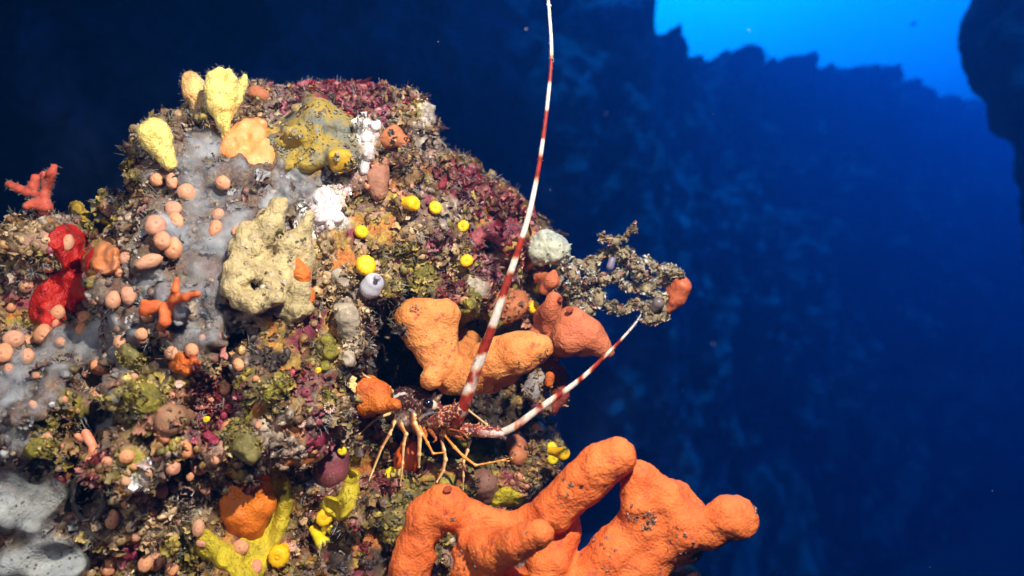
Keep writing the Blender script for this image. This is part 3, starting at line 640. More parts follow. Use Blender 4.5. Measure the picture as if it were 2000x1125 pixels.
grow('apricot_sponge', [(*a, *b) for a, b in zip(*(lambda L: (L[:-1], L[1:]))([(500,245,da+.02,20),(475,262,da+.01,26),(465,295,da,30),(480,330,da,34),(515,340,da,34),(510,300,da,26),(500,270,da+.01,24)]))]+[(490,310,da+.02,40)], m_apr, h=.002, k=.005, volnz=((.004, 65),), nz=((.004, 45),(.0012, 110)),
     label='pale apricot knobbly sponge just below the yellow fan', cat='sponge'); EXCL += [(490,300,50,.95)]
grow('apricot_sponge', [(*on(500,182,16,.3),*on(515,188,12,.3))], m_br, h=.002, nz=((.002, 50),), label='small orange sponge peeking over the crest right of the yellow fan', cat='sponge')
# pale spiky lump on the right
m_spk = mat('pale_spiky_sponge', srgb(196, 196, 172), srgb(150, 156, 140), scale=70, rough=.55, bump=.6, bscale=220, bdist=.002, dots=(.12,.12,.1), dotscale=170, dotr=.16)
dsp = 1.08
o = grow('spiky_sponge', [(1065,478,dsp,30),(1085,488,dsp-.005,28),(1055,490,dsp,26),(1095,500,dsp,18),(1062,500,dsp+.06,30)], m_spk, h=.0018, k=.006, nz=((.004, 60),(.0025, 130)), label='pale grey spiky sponge lump on the right shoulder of the rock', cat='sponge')
import mathutils
def spikes(o, n, ln, rad, m, name='spine', filt=None):
    me = o.data; c = np.array([v_.co[:] for v_ in me.vertices]); nr = np.array([v_.normal[:] for v_ in me.vertices]); V_ = []; F_ = []
    ok_ = np.arange(len(c)) if filt is None else np.where(filt(c+np.array(o['_b']), nr))[0]
    for j, i in enumerate(RNG.choice(ok_, n)):
        d = nr[i]+RNG.normal(size=3)*.25; d /= np.linalg.norm(d); L = ln*RNG.uniform(.5, 1.2); t = np.cross(d, [.3, .5, .8]); t /= np.linalg.norm(t); b = np.cross(d, t); a = c[i]-d*rad*.5
        for rr, z in ((rad, 0), (rad*.45, .6)):
            for u in range(5): V_.append(a+d*L*z+rr*(math.cos(u*1.2566)*t+math.sin(u*1.2566)*b))
        V_ += [a+d*L]*1
        o_ = j*11
        for u in range(5): F_.append((o_+u, o_+(u+1) % 5, o_+5+(u+1) % 5, o_+5+u)); F_.append((o_+5+u, o_+5+(u+1) % 5, o_+10))
    return np.array(V_)+np.array(o['_b']), F_
vs, fs = spikes(o, 60, .007, .0022, m_spk); obj('spine_cover', vs, fs, m_spk, parent=o)
# sea squirts
m_asc = mat('white_squirt', (.55,.55,.60), (.46,.46,.52), scale=60, rough=.3, bump=.15, bscale=200, sss=.2, spec=.5)
dw = depth(727, 560)-.012
o = grow('sea_squirt', [(725,562,dw,22,730,553,dw-.003,20),(736,543,dw-.012,6,737,540,dw-.018,5)], m_asc, h=.0012, k=.003, nz=((.0006, 60),), label='smooth white round sea squirt beside the dark hollow', cat='sea squirt')
ring('siphon', 737, 541, dw-.022, 4, o, mat('siphon', (.35,.33,.36), (.28,.26,.30), bump=0), tx=.1, ty=-.4)
m_pur = mat('purple_squirt', srgb(140, 74, 80), srgb(112, 60, 70), scale=70, rough=.5, bump=.6, bscale=300, bdist=.001, c3=srgb(160, 110, 110), dots=(.5,.4,.4), dotscale=120, dotr=.08)
dp = depth(648, 905)-.01
grow('sea_squirt', [(648,897,dp,34,645,915,dp,36)], m_pur, h=.0018, nz=((.0012, 50),), label='round purple brown sea squirt with a tiny yellow polyp on it', cat='sea squirt'); EXCL.append((648,905,38,1))
# reddish bryozoan on the left, branching coral pieces
m_bry = mat('red_bryozoan', srgb(206, 92, 66), srgb(170, 66, 50), scale=120, rough=.65, bump=.8, bscale=350, bdist=.0015, dots=(.6,.3,.2), dotscale=220, dotr=.15)
dl = .93
o = grow('branching_bryozoan', ch([(18,360,dl,7),(35,368,dl,9),(52,375,dl,8),(64,365,dl,9),(70,348,dl,9)])+ch([(106,326,dl-.01,7),(100,340,dl-.01,8),(93,360,dl,9),(88,382,dl,9),(84,402,dl,11)])+ch([(84,340,dl,7),(94,352,dl,9)])+ch([(52,402,dl-.01,8),(70,398,dl-.005,10),(90,402,dl,11),(88,425,dl+.02,11)])+ch([(62,378,dl,6),(84,385,dl,7)]),
     m_bry, h=.0016, k=.003, nz=((.0016, 80),(.001, 200)), label='small red branching bryozoan above the left shoulder of the rock', cat='bryozoan')
fz(o, 350, .003, m_fib)
m_brc = mat('orange_bryozoan', srgb(214, 112, 58), srgb(190, 86, 40), scale=120, rough=.6, bump=.6, bscale=350, bdist=.001)
dc = depth(330, 610)-.012
grow('branching_sponge', ch([(345,546,dc-.02,6),(343,565,dc-.02,7),(338,588,dc-.01,9),(328,612,dc,13)])+ch([(386,574,dc-.03,6),(365,580,dc-.025,7),(342,586,dc-.015,9)])+ch([(285,605,dc,13),(305,598,dc,10),(325,600,dc,10)])+ch([(318,600,dc-.01,8),(322,628,dc-.01,11),(314,640,dc,8)])+ch([(292,600,dc,9),(280,590,dc,6)]),
     m_brc, h=.0016, k=.004, nz=((.001, 80),(.0005, 200)), label='orange branching sponge with two raised fingers in the middle of the left face', cat='sponge'); EXCL.append((325,610,35,.8))
grow('branching_sponge', ch([(167,845,.82,7),(176,862,.82,8),(184,880,.815,9),(176,898,.815,9),(188,912,.815,8)])+ch([(184,880,.815,8),(198,884,.815,6)])+ch([(176,898,.815,8),(206,902,.815,9)])+ch([(152,852,.82,6),(160,858,.82,6)]),
     mat('pink_bryozoan', srgb(240, 160, 124), srgb(220, 130, 96), scale=100, rough=.5, bump=.5, bscale=350, bdist=.001, sss=.1), h=.0016, k=.003, nz=((.001, 80),), label='small pink branching sponge above the round dark burrow', cat='sponge')
# shell tube around the burrow
u = np.linspace(0, 2*np.pi, 40, endpoint=False); db2 = float(np.median([depth(174+34*math.cos(a_), 968+52*math.sin(a_), .85) for a_ in np.linspace(0, 6.28, 16)]))
prof = [(1.45, .02), (1.25, -.006), (1.05, -.012), (.92, -.008), (.86, .01), (.84, .04), (.8, .08)]
cc = (174, 968); v = np.array([P(cc[0]+27*r*math.cos(a)*(1+.06*math.sin(3*a)), cc[1]+44*r*math.sin(a), db2+z-.004+.003*math.sin(5*a)) for r, z in prof for a in u])
q = np.array([(j*40+i, (j+1)*40+i, (j+1)*40+(i+1) % 40, j*40+(i+1) % 40) for j in range(len(prof)-1) for i in range(40)])
n_ = vnormals(v, q); v = v+n_*(.003*fbm(v, 90, 3, 3))[:, None]
o = obj('burrow_tube', v, q, mat('burrow', (.04,.035,.03), (.14,.12,.11), scale=120, rough=.5, bump=.9, bscale=300, bdist=.003), base=P(174, 968, db2+.03)); tag(o, 'dark ragged mouth of an open tube in the lower left of the rock', 'burrow')
fz(o, 260, .006, m_fib)
# grey ridge left of the hollow
m_gr = mat('grey_sponge', srgb(178, 166, 146), srgb(140, 126, 104), scale=70, rough=.55, bump=.8, bscale=260, bdist=.002, c3=srgb(200, 180, 150))
grow('grey_sponge', [(*on(680,615,20,.7),*on(682,640,18,.7)),(*on(682,640,18,.7),*on(690,670,14,.7)),(*on(690,670,14,.7),*on(680,700,17,.6)),(*on(665,610,12,.7),*on(672,632,14,.7))], m_gr, h=.002, nz=((.005, 55),(.002, 130)), label='greyish knobbly sponge ridge along the left rim of the dark hollow', cat='sponge')
grow('grey_sponge', [(*on(672,545,24,.4),*on(660,540,18,.4))], m_gr, h=.002, nz=((.004, 55),(.002, 130)), label='fuzzy greyish lump left of the white sea squirt', cat='sponge')
# right flank: red-brown and grey encrusted knobs
m_rb = mat('red_brown_sponge', srgb(150, 62, 44), srgb(110, 50, 44), scale=60, rough=.5, bump=.7, bscale=260, bdist=.002, c3=srgb(170, 120, 110))
grow('red_brown_sponge', ch([(1075,705,1.08,18),(1092,735,1.08,16),(1095,770,1.08,14),(1080,795,1.08,12)])+[(1080,740,1.11,24)], m_rb, h=.0022, nz=((.004, 45),(.0015, 120)), label='red-brown sponge hanging down the right flank of the rock', cat='sponge')
grow('grey_sponge', [(1052,745,1.07,22,1040,762,1.07,20)], mat('blue_grey_sponge', srgb(170, 166, 166), srgb(140, 130, 126), scale=60, rough=.5, bump=.6, bscale=260, bdist=.002), h=.002, nz=((.003, 55),), label='smooth bluish grey lump tucked below the tip of the forked sponge', cat='sponge')
grow('orange_sponge', [(1074,735,1.045,10,1072,748,1.045,9)], m_ornge, h=.0018, nz=((.001, 60),), label='small orange patch on the bluish grey lump at the right flank', cat='sponge')
grow('purple_sponge', [(1052,790,1.07,16,1066,798,1.07,14)], mat('mauve_sponge', srgb(130, 84, 96), srgb(100, 60, 76), scale=60, rough=.5, bump=.6, bscale=260), h=.002, nz=((.002, 55),), label='mauve lump below the bluish grey one on the right flank', cat='sponge')
# ------------------------------------------------------------ the spiny lobster
def cr(pts, n=10):           # smooth curve through points (rows of any width)
    p = np.array(pts, float); p = np.vstack([2*p[0]-p[1], p, 2*p[-1]-p[-2]]); out = []
    for i in range(1, len(p)-2):
        for t in np.linspace(0, 1, n, endpoint=False):
            out.append(0.5*((2*p[i])+(-p[i-1]+p[i+1])*t+(2*p[i-1]-5*p[i]+4*p[i+1]-p[i+2])*t*t+(-p[i-1]+3*p[i]-3*p[i+1]+p[i+2])*t**3))
    return np.array(out+[p[-2]])
def sweep(c, r, ns=12):      # a round tube along a curve
    c = np.array(c); r = np.array(r); t = np.gradient(c, axis=0); t /= np.linalg.norm(t, axis=1)[:, None]
    up = np.array([0.2, -1, .1]); v = []
    for i in range(len(c)):
        a = np.cross(t[i], up); a /= np.linalg.norm(a); b = np.cross(a, t[i])
        for u in range(ns): v.append(c[i]+r[i]*(math.cos(2*math.pi*u/ns)*a+math.sin(2*math.pi*u/ns)*b))
    q = [(j*ns+i, j*ns+(i+1) % ns, (j+1)*ns+(i+1) % ns, (j+1)*ns+i) for j in range(len(c)-1) for i in range(ns)]
    return np.array(v), q
def P3(rows): return np.array([P(*r[:3]) for r in rows]), np.array([r[3]*K*r[2] for r in rows])
LOB = empty('spiny_lobster', P(800, 860, .97))
tag(LOB, 'brown spiny lobster with long red and white antennae crouching in the hollow', 'lobster')
def sd(x, y, out, dflt): return min(dflt, depth(x, y, 2)-out)
legs = []                    # (points, radii, orange amount)
def leg(rows, kind=0): legs.append((np.array([P(x, y, d) for x, y, d, r in rows]), [r*K*d for x, y, d, r in rows], kind))
LD = .945
leg([(772,820,.975,6),(769,826,.965,5.5),(761,848,LD,5),(746,874,LD,4),(728,920,sd(728,920,.012,LD),3.3),(714,956,sd(714,956,.002,LD),1.6)])
leg([(780,818,.975,6),(783,832,.96,6),(793,848,LD,5.5),(788,868,LD,5),(786,905,sd(786,905,.01,LD),4),(782,948,sd(782,948,.002,LD),1.8)])
leg([(806,812,.96,8),(809,828,.945,8),(820,848,.935,7),(818.5,888,.935,5.5),(818,912,sd(818,912,.002,.94),3.5)])
leg([(812,815,.965,5),(826,848,.935,4),(835,865,.925,4),(846,886,.925,3),(868,884,.925,2.6)], 1)
leg([(855,835,.955,7),(861,850,.945,6),(867,879,.94,5),(870,898,.94,5.5),(865,920,sd(865,920,.006,.94),5),(853,942,sd(853,942,.002,.935),2.5)])
leg([(866,838,.945,6),(870,850,.935,5),(888,874,.925,4.5),(907,893,.92,4.5),(929,909,.92,3.6),(955,904,.92,2.6),(981,899,.92,2.2),(1000,893,.92,1.1)], 1)
leg([(981,899,.92,2.0),(993,901,.92,1.6),(1001,896,.92,.9)], 1)
leg([(900,845,.95,6),(917,862,.945,5),(913,880,.94,4.5),(905,902,.935,4),(905,930,sd(905,930,.006,.935),3.2),(904.5,957,sd(904,957,.002,.935),1.8)])
leg([(760,808,.99,5),(738,816,.975,4),(720,830,sd(720,830,.008,.97),3.5),(701,849,sd(701,849,.002,.965),2)])
leg([(766,774,.985,5),(765,764,.965,5),(760,757,.955,4.5),(748,754,.95,4),(725,741,.945,4),(708,731,.94,3.4),(693,729,.935,1.6)])
leg([(912,800,.965,4),(914,801,.96,3.5),(950,829,.975,3.5),(958,842,.99,3)])
W = Vol(P(685, 965, .995)-np.array([0, .10, 0]), P(1010, 715, .995)+np.array([0, .12, 0]), .00095)
CAR = [((838,797,.962),25,(800,793,1.005),39),((800,793,1.005),39,(768,796,1.055),42),((768,796,1.055),38,(742,800,1.09),30),
       ((855,812,.950),18,(830,812,.975),26),((850,830,.948),16,(820,828,.975),20),((790,822,.975),20,(860,834,.96),15),((860,834,.955),14,(905,840,.955),13)]
for a, ra, b, rb in CAR: W.cap(P(*a), ra*K*a[2], P(*b), rb*K*b[2], .004)
PED = [((848,824,.938),13,(868,816,.925),15),((868,816,.925),15,(886,806,.915),13),((886,806,.915),13,(900,800,.908),12),
       ((884,838,.945),11,(905,838,.93),12),((905,838,.93),12,(940,842,.92),12),((940,842,.92),12,(978,845,.912),9)]
for a, ra, b, rb in PED: W.cap(P(*a), ra*K*a[2], P(*b), rb*K*b[2], .003)
for a, ra, b, rb in (((846,782,.945),7,(862,772,.94),2.5),((858,800,.94),7,(880,796,.925),5),((850,792,.94),8,(866,800,.93),6)): W.cap(P(*a), ra*K*a[2], P(*b), rb*K*b[2], .002)
W.cap(P(836,788,.918), 13*K*.93, P(836,788,.932), 13.5*K*.93, .0015, True)      # eye socket
W.noise(.0011, 140, 5, 2)
legs = [(a_, [r_*.72 for r_ in b_], c_) for a_, b_, c_ in legs]
for pts, rr, kd in legs:
    for i in range(len(pts)-1):
        W.cap(pts[i], rr[i], pts[i+1], rr[i+1]*.92, .0012); W.cap(pts[i+1], rr[i+1]*1.22, pts[i+1]+1e-5, rr[i+1]*1.22, .0014)
lv, lq = W.mesh(); ln_ = vnormals(lv, lq)
best = np.full(len(lv), 9.); isleg = np.zeros(len(lv), bool); kindv = np.zeros(len(lv)); side = np.zeros(len(lv)); tt = np.zeros(len(lv))
for a, ra, b, rb in CAR+PED:
    a = P(*a)*1.0; b = P(*b); A_ = b-a; t = np.clip((lv-a)@A_/(A_@A_), 0, 1); d = np.linalg.norm(lv-a-t[:, None]*A_, axis=1)-(ra+(rb-ra)*t)*K*.95
    best = np.minimum(best, d)
pedd = np.full(len(lv), 9.)
for a, ra, b, rb in PED:
    a = P(*a)*1.0; b = P(*b); A_ = b-a; t = np.clip((lv-a)@A_/(A_@A_), 0, 1); pedd = np.minimum(pedd, np.linalg.norm(lv-a-t[:, None]*A_, axis=1)-(ra+(rb-ra)*t)*K*.95)
isp = pedd <= best+.0008
for pts, rr, kd in legs:
    for i in range(len(pts)-1):
        A_ = pts[i+1]-pts[i]; t = np.clip((lv-pts[i])@A_/(A_@A_), 0, 1); cc_ = pts[i]+t[:, None]*A_; d = np.linalg.norm(lv-cc_, axis=1)-(rr[i]+(rr[i+1]-rr[i])*t)
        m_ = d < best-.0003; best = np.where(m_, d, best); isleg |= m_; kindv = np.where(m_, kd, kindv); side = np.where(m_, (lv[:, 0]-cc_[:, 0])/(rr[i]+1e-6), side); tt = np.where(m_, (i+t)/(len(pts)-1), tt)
f1 = fbm(lv, 160, 2, 8); f2_ = fbm(lv, 620, 2, 9); f3_ = vnoise(lv, 430, 12)
lpx = lv[:, 0]/(K*lv[:, 1])+1000; lpy = 562.5-lv[:, 2]/(K*lv[:, 1])
base_ = np.array([.070,.026,.026])[None]*(1+.8*f2_[:, None])+np.clip(f1, 0, 1)[:, None]*np.array([.06,.04,.04])
tan_ = np.clip(1-np.hypot((lpx-785)/26, (lpy-818)/18), 0, 1)[:, None]
c_ = base_*(1-tan_)+np.array([.24,.17,.13])*tan_*(1+.3*f2_[:, None])
sp = (f3_ > .56)[:, None]; c_ = np.where(sp, np.array([.50,.30,.24])*(1+.4*f1[:, None]), c_)
c_ = np.where((f3_ < -.5)[:, None], np.array([.02,.012,.012]), c_)
for pl in ([(817,828),(820,818),(828,811),(842,806),(854,803)],[(846,790),(852,795),(858,797)],[(800,800),(808,804),(812,810)],[(770,776),(780,770),(790,768)]):
    for (x0, y0), (x1, y1) in zip(pl[:-1], pl[1:]):
        t = np.clip(((lpx-x0)*(x1-x0)+(lpy-y0)*(y1-y0))/((x1-x0)**2+(y1-y0)**2), 0, 1); d = np.hypot(lpx-x0-t*(x1-x0), lpy-y0-t*(y1-y0))
        m_ = (d < 2.6) & ~isleg & (ln_[:, 1] < .2); c_[m_] = np.array([.80,.74,.76])
m_ = isp & ~isleg
pc = np.where((f1 > .0)[:, None], np.array([.30,.05,.03]), np.array([.13,.03,.04]))*(1+.5*f2_[:, None]); pc = np.where((f3_ > .45)[:, None], np.array([.65,.40,.26]), pc)
tipw = np.clip((lpx-932)/30, 0, 1)[:, None]*(ln_[:, 2:3] < .35); pc = pc*(1-tipw)+np.array([.78,.66,.62])*tipw
c_[m_] = pc[m_]
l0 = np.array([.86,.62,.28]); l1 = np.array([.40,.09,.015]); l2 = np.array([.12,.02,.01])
s_ = np.clip(side*.9+.5+.35*f1, 0, 1)[:, None]; lc = l1*(1-s_)+l0*s_; dk = np.clip(1.0-tt*2.2+.5*f1, 0, 1)[:, None]*np.clip(.6-side, 0, 1)[:, None]; lc = lc*(1-dk)+l2*dk  # lengthwise leg stripes, with lit right and shaded left sides painted in
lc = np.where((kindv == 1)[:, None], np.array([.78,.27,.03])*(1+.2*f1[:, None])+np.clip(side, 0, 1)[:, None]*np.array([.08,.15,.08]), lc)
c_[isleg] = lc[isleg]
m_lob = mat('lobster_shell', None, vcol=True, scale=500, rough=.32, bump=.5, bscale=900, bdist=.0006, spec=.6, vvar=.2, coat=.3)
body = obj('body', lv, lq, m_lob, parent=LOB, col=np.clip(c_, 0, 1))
# spines : carapace, brow horns, antenna bases
m_spi = mat('spine', srgb(226, 170, 120), srgb(190, 120, 80), scale=400, rough=.35, bump=0)
b64 = body
flt_car = lambda c, n_: (np.abs(c[:, 0]/(K*c[:, 1])+1000-815) < 50) & (562.5-c[:, 2]/(K*c[:, 1]) < 815) & (n_[:, 1] < .3) & (c[:, 1] > .93)
vs, fs = spikes(body, 110, .0017, .0006, m_spi, filt=lambda c, n_: ~isleg & (lpx < 862) & (lpy < 832) & (n_[:, 1] < .4))
o = obj('carapace_spines', vs, fs, m_spi, parent=body); o['kind'] = 'stuff'
vs, fs = spikes(body, 150, .0040, .0010, m_spi, filt=lambda c, n_: isp & ~isleg & (lpx > 858))
o = obj('base_spines', vs, fs, m_spi, parent=body); o['kind'] = 'stuff'
def cone(name, rows, m, parent, ns=10, n=6, colf=None):
    c, r = P3(rows); cc_ = cr(np.hstack([c, r[:, None]]), n); v, q = sweep(cc_[:, :3], np.maximum(cc_[:, 3], .00005), ns)
    return obj(name, v, np.array(q), m, parent=parent, col=colf(v) if colf else None)
m_horn = mat('horn', srgb(214, 190, 150), srgb(90, 50, 40), scale=260, rough=.4, bump=.2)
cone('horn', [(850,784,.945,5),(856,778,.938,4),(862,771,.934,1)], m_horn, LOB)
cone('horn', [(843,778,.965,4),(848,771,.960,3),(851,765,.957,.8)], m_horn, LOB)
# eye on its pale stalk
def ball(c, r, nu=20, nv_=12):
    v = []; q = []
    for j in range(nv_+1):
        a = math.pi*j/nv_
        for i in range(nu): v.append((math.sin(a)*math.cos(2*math.pi*i/nu), math.sin(a)*math.sin(2*math.pi*i/nu), math.cos(a)))
    for j in range(nv_):
        for i in range(nu): q.append((j*nu+i, (j+1)*nu+i, (j+1)*nu+(i+1) % nu, j*nu+(i+1) % nu))
    return np.array(v)*r+np.array(c), np.array(q)
m_eye = mat('eye', (.004,.004,.010), (.008,.008,.02), rough=.12, bump=0, spec=.6)
v, q = ball(P(836, 788, .926), 10.5*K*.94); eye = obj('eye', v, q, m_eye, parent=LOB)
v, q = ball(P(845, 792, .934), 10*K*.94); eo = obj('eyestalk', v, q, mat('eyestalk', (.70,.64,.52), (.45,.36,.22), scale=200, rough=.35, bump=.3, bscale=500), parent=eye)
v, q = ball(P(797, 775, 1.02), 9*K*1.0)
# antennae
def antenna(rows, bands, axis, hairs_n):
    c, r = P3(rows); r = r*.80; cc_ = cr(np.hstack([c, r[:, None]]), 14); v, q = sweep(cc_[:, :3], np.maximum(cc_[:, 3], .00025), 14)
    px = v[:, 0]/(K*v[:, 1])+1000; py = 562.5-v[:, 2]/(K*v[:, 1]); s = (py if axis else px)+7*vnoise(v, 70, 3)+3*vnoise(v, 260, 6)
    red = np.zeros(len(v))
    for a, b in bands: red = np.maximum(red, np.clip((s-a)/6+.5, 0, 1)*np.clip((b-s)/6+.5, 0, 1))
    edge = (red*(1-red)*4)
    blot = np.clip((vnoise(v*np.array([1, 1, .35]), 260, 8)-.25)*4, 0, 1)*np.clip((s-600)/150, 0, 1) if axis else np.clip((vnoise(v*np.array([.4, 1, .6]), 240, 8)-.3)*4, 0, 1)*np.clip((1120-s)/80, 0, 1)
    red = np.abs(red-.45*blot)
    w_ = np.array([.66,.60,.52])*(1+.25*fbm(v, 260, 2, 4))[:, None]; rd = np.array([.25,.018,.007])*(1+.4*vnoise(v, 200, 5))[:, None]
    col = w_*(1-red[:, None])+rd*red[:, None]; col = col*(1-.5*edge[:, None])+np.array([.70,.22,.03])*.5*edge[:, None]
    o = obj('antenna', v, np.array(q), mat('antenna', None, vcol=True, scale=400, rough=.45, bump=.4, bscale=700, bdist=.0005, vvar=.15), parent=LOB, col=col)
    vs, fs = spikes(o, hairs_n, .0030, .00035, m_spi); f = obj('bristles', vs, fs, m_fib, parent=o); f['kind'] = 'stuff'
    return o
antenna([(888,832,.925,9),(894,820,.916,13.5),(903,800,.908,14.5),(912,775,.905,15),(928,728,.90,13.5),(946,680,.895,12),(965,628,.89,10.8),(985,568,.885,9.4),(1008,500,.88,8.2),(1030,430,.876,7.0),(1048,350,.873,6.0),(1060,275,.87,5.2),(1070,195,.868,4.8),(1077,110,.866,4.4),(1074,40,.865,4.0),(1068,-20,.864,3.8),(1052,-120,.863,3.2),(1020,-260,.862,2.2),(990,-360,.862,1)],
        [(768,845),(722,748),(635,692),(529,582),(463,502),(300,346),(213,272),(106,160),(-120,-40),(-240,-180)], True, 420)
antenna([(966,846,.915,8),(985,843,.912,10),(1010,830,.908,9.8),(1040,808,.905,9.0),(1075,783,.902,8.4),(1110,759,.90,7.2),(1145,731,.897,6.0),(1175,702,.895,5.0),(1205,672,.893,3.9),(1230,645,.891,3.0),(1245,626,.89,2.2),(1252,614,.89,1.0)],
        [(1006,1018),(1046,1064),(1088,1106),(1124,1140),(1156,1182),(1194,1213)], False, 120)
ANT = [o_ for o_ in C.objects if o_.name.startswith('antenna') and not o_.name.startswith('antennu')]
# antennules and mouth feelers
m_ant = mat('antennule', srgb(190, 110, 60), srgb(120, 50, 30), scale=300, rough=.4, bump=0)
cone('antennule', [(856,806,.935,3),(876,800,.92,2.4),(884,793,.915,1.8),(889,779,.91,1.2)], m_ant, LOB)
cone('antennule', [(872,838,.93,3),(888,840,.915,2.2),(905,846,.905,1.8),(914,856,.90,1.1)], m_ant, LOB)
cone('mouth_feeler', [(838,838,.94,4),(846,848,.93,3.5),(852,858,.925,2.5),(846,864,.925,1.5)], m_ant, LOB)
cone('mouth_feeler', [(828,836,.945,4),(832,850,.935,3.5),(830,858,.93,2)], m_ant, LOB)
cone('mouth_feeler', [(880,846,.94,4),(893,852,.93,3),(906,858,.925,1.6)], m_ant, LOB)

# ------------------------------------------------------------ the dead branching growth reaching out to the right
m_dead = mat('dead_coral', srgb(176, 158, 122), srgb(120, 104, 78), scale=90, rough=.6, bump=1, bscale=300, bdist=.0025, c3=srgb(176, 166, 140), dots=(.5,.5,.46), dotscale=190, dotr=.08)
N_ = dict(a=(1239,435,1),b=(1234,452,2),c=(1216,465,5),d=(1199,470,8),e=(1179,467,6),f=(1172,457,4),g=(1204,490,15),h=(1216,503,14),i=(1229,492,6),j=(1241,512,8),k=(1264,510,6),l=(1279,520,8),m=(1301,525,11),n=(1328,532,9),
          o=(1249,537,10),p=(1266,541,7),q=(1164,507,7),r=(1149,520,8),s=(1129,515,9),t=(1117,532,10),u=(1119,557,12),v=(1114,585,13),w=(1154,535,10),x=(1159,554,12),y=(1140,569,10),z=(1179,546,9),
          A=(1211,541,10),B=(1229,556,11),C=(1261,564,9),D=(1167,582,14),E=(1154,597,12),F=(1192,600,7),G=(1224,606,9),H=(1245,590,9),I=(1270,602,14),J=(1270,622,13),K=(1291,614,11),L=(1300,590,12),M=(1225,530,6),N=(1100,570,14),O=(1085,600,15),Q=(1136,605,12),R=(1318,545,12),S=(1287,548,10),T=(1240,440,4),U=(1150,550,8))
rn = random.Random(4); dd = {k_: 1.075+rn.uniform(-.018, .018)-(x-1100)*.00005 for k_, (x, y, r) in N_.items()}
dd['N'] = 1.12; dd['O'] = 1.14; dd['v'] = 1.09
br = []
for e in 'bc cd de ef dg gh gi ij jk kl lm mn jo op pC hg gq qr rs st tu uv rw wx xy yu wz zA AB BC xD DE EQ EF FG GH HI IJ JK KL LR RS Sm SC zM Mo AM vN NO Qv Dy CL Tb qw hM gj'.split():
    a, b = e; xa, ya, ra = N_[a]; xb, yb, rb = N_[b]; ra = max(ra, 3)*.86; rb = max(rb, 3)*.86; 
    mx, my = (xa+xb)/2+rn.uniform(-5, 5), (ya+yb)/2+rn.uniform(-5, 5); md = (dd[a]+dd[b])/2+rn.uniform(-.008, .008)
    br += [(xa, ya, dd[a], ra, mx, my, md, min(ra, rb)*rn.uniform(.7, 1)), (mx, my, md, min(ra, rb)*.85, xb, yb, dd[b], rb)]
for _ in range(46):          # short snags
    k_ = rn.choice('cdeghjlmtuvwxyzABCDEFGIJKQU'); x, y, r = N_[k_]; a = rn.uniform(0, 6.28); L_ = rn.uniform(6, 15)
    br.append((x, y, dd[k_], r*.45, x+L_*math.cos(a), y+L_*math.sin(a), dd[k_]+rn.uniform(-.02, .02), rn.uniform(1.2, 3)))
dead = grow('branching_coral', br, m_dead, h=.0019, k=.0035, nz=((.0042, 70),(.0022, 190)), label='dead brown branching growth full of holes reaching out into the blue water', cat='coral', base=P(1095, 590, 1.12))
fz(dead, 1300, .0045, m_fib); DEADV = (np.array([v_.co[:] for v_ in dead.data.vertices])+np.array(dead['_b']), np.array([v_.normal[:] for v_ in dead.data.vertices]))
grow('orange_sponge', [(1320,545,1.06,12,1334,560,1.055,13),(1334,560,1.055,14,1322,585,1.06,12),(1322,585,1.06,12,1306,604,1.065,8),(1310,560,1.07,14,1318,575,1.07,14)], mat('rust_sponge', srgb(196, 98, 54), srgb(160, 76, 44), scale=70, rough=.55, bump=.5, bscale=260, c3=srgb(210, 150, 110)), h=.0019, nz=((.003, 55),(.001, 140)), label='rust orange sponge on the outer tip of the dead branching growth', cat='sponge')
grow('sea_squirt', [(1192,520,1.05,8,1196,508,1.05,7)], mat('lilac_squirt', (.22,.18,.27), (.18,.15,.22), scale=80, rough=.4, bump=.2), h=.0015, nz=((.0008, 90),), label='small lilac sea squirt among the dead branches', cat='sea squirt')
grow('sea_squirt', [(1286,592,1.05,12,1280,600,1.055,10)], mat('dusky_squirt', (.10,.09,.11), (.20,.15,.12), scale=80, rough=.35, bump=.2), h=.0015, nz=((.0008, 90),), label='dusky round sea squirt beside the rust orange sponge at the outer tip', cat='sea squirt')
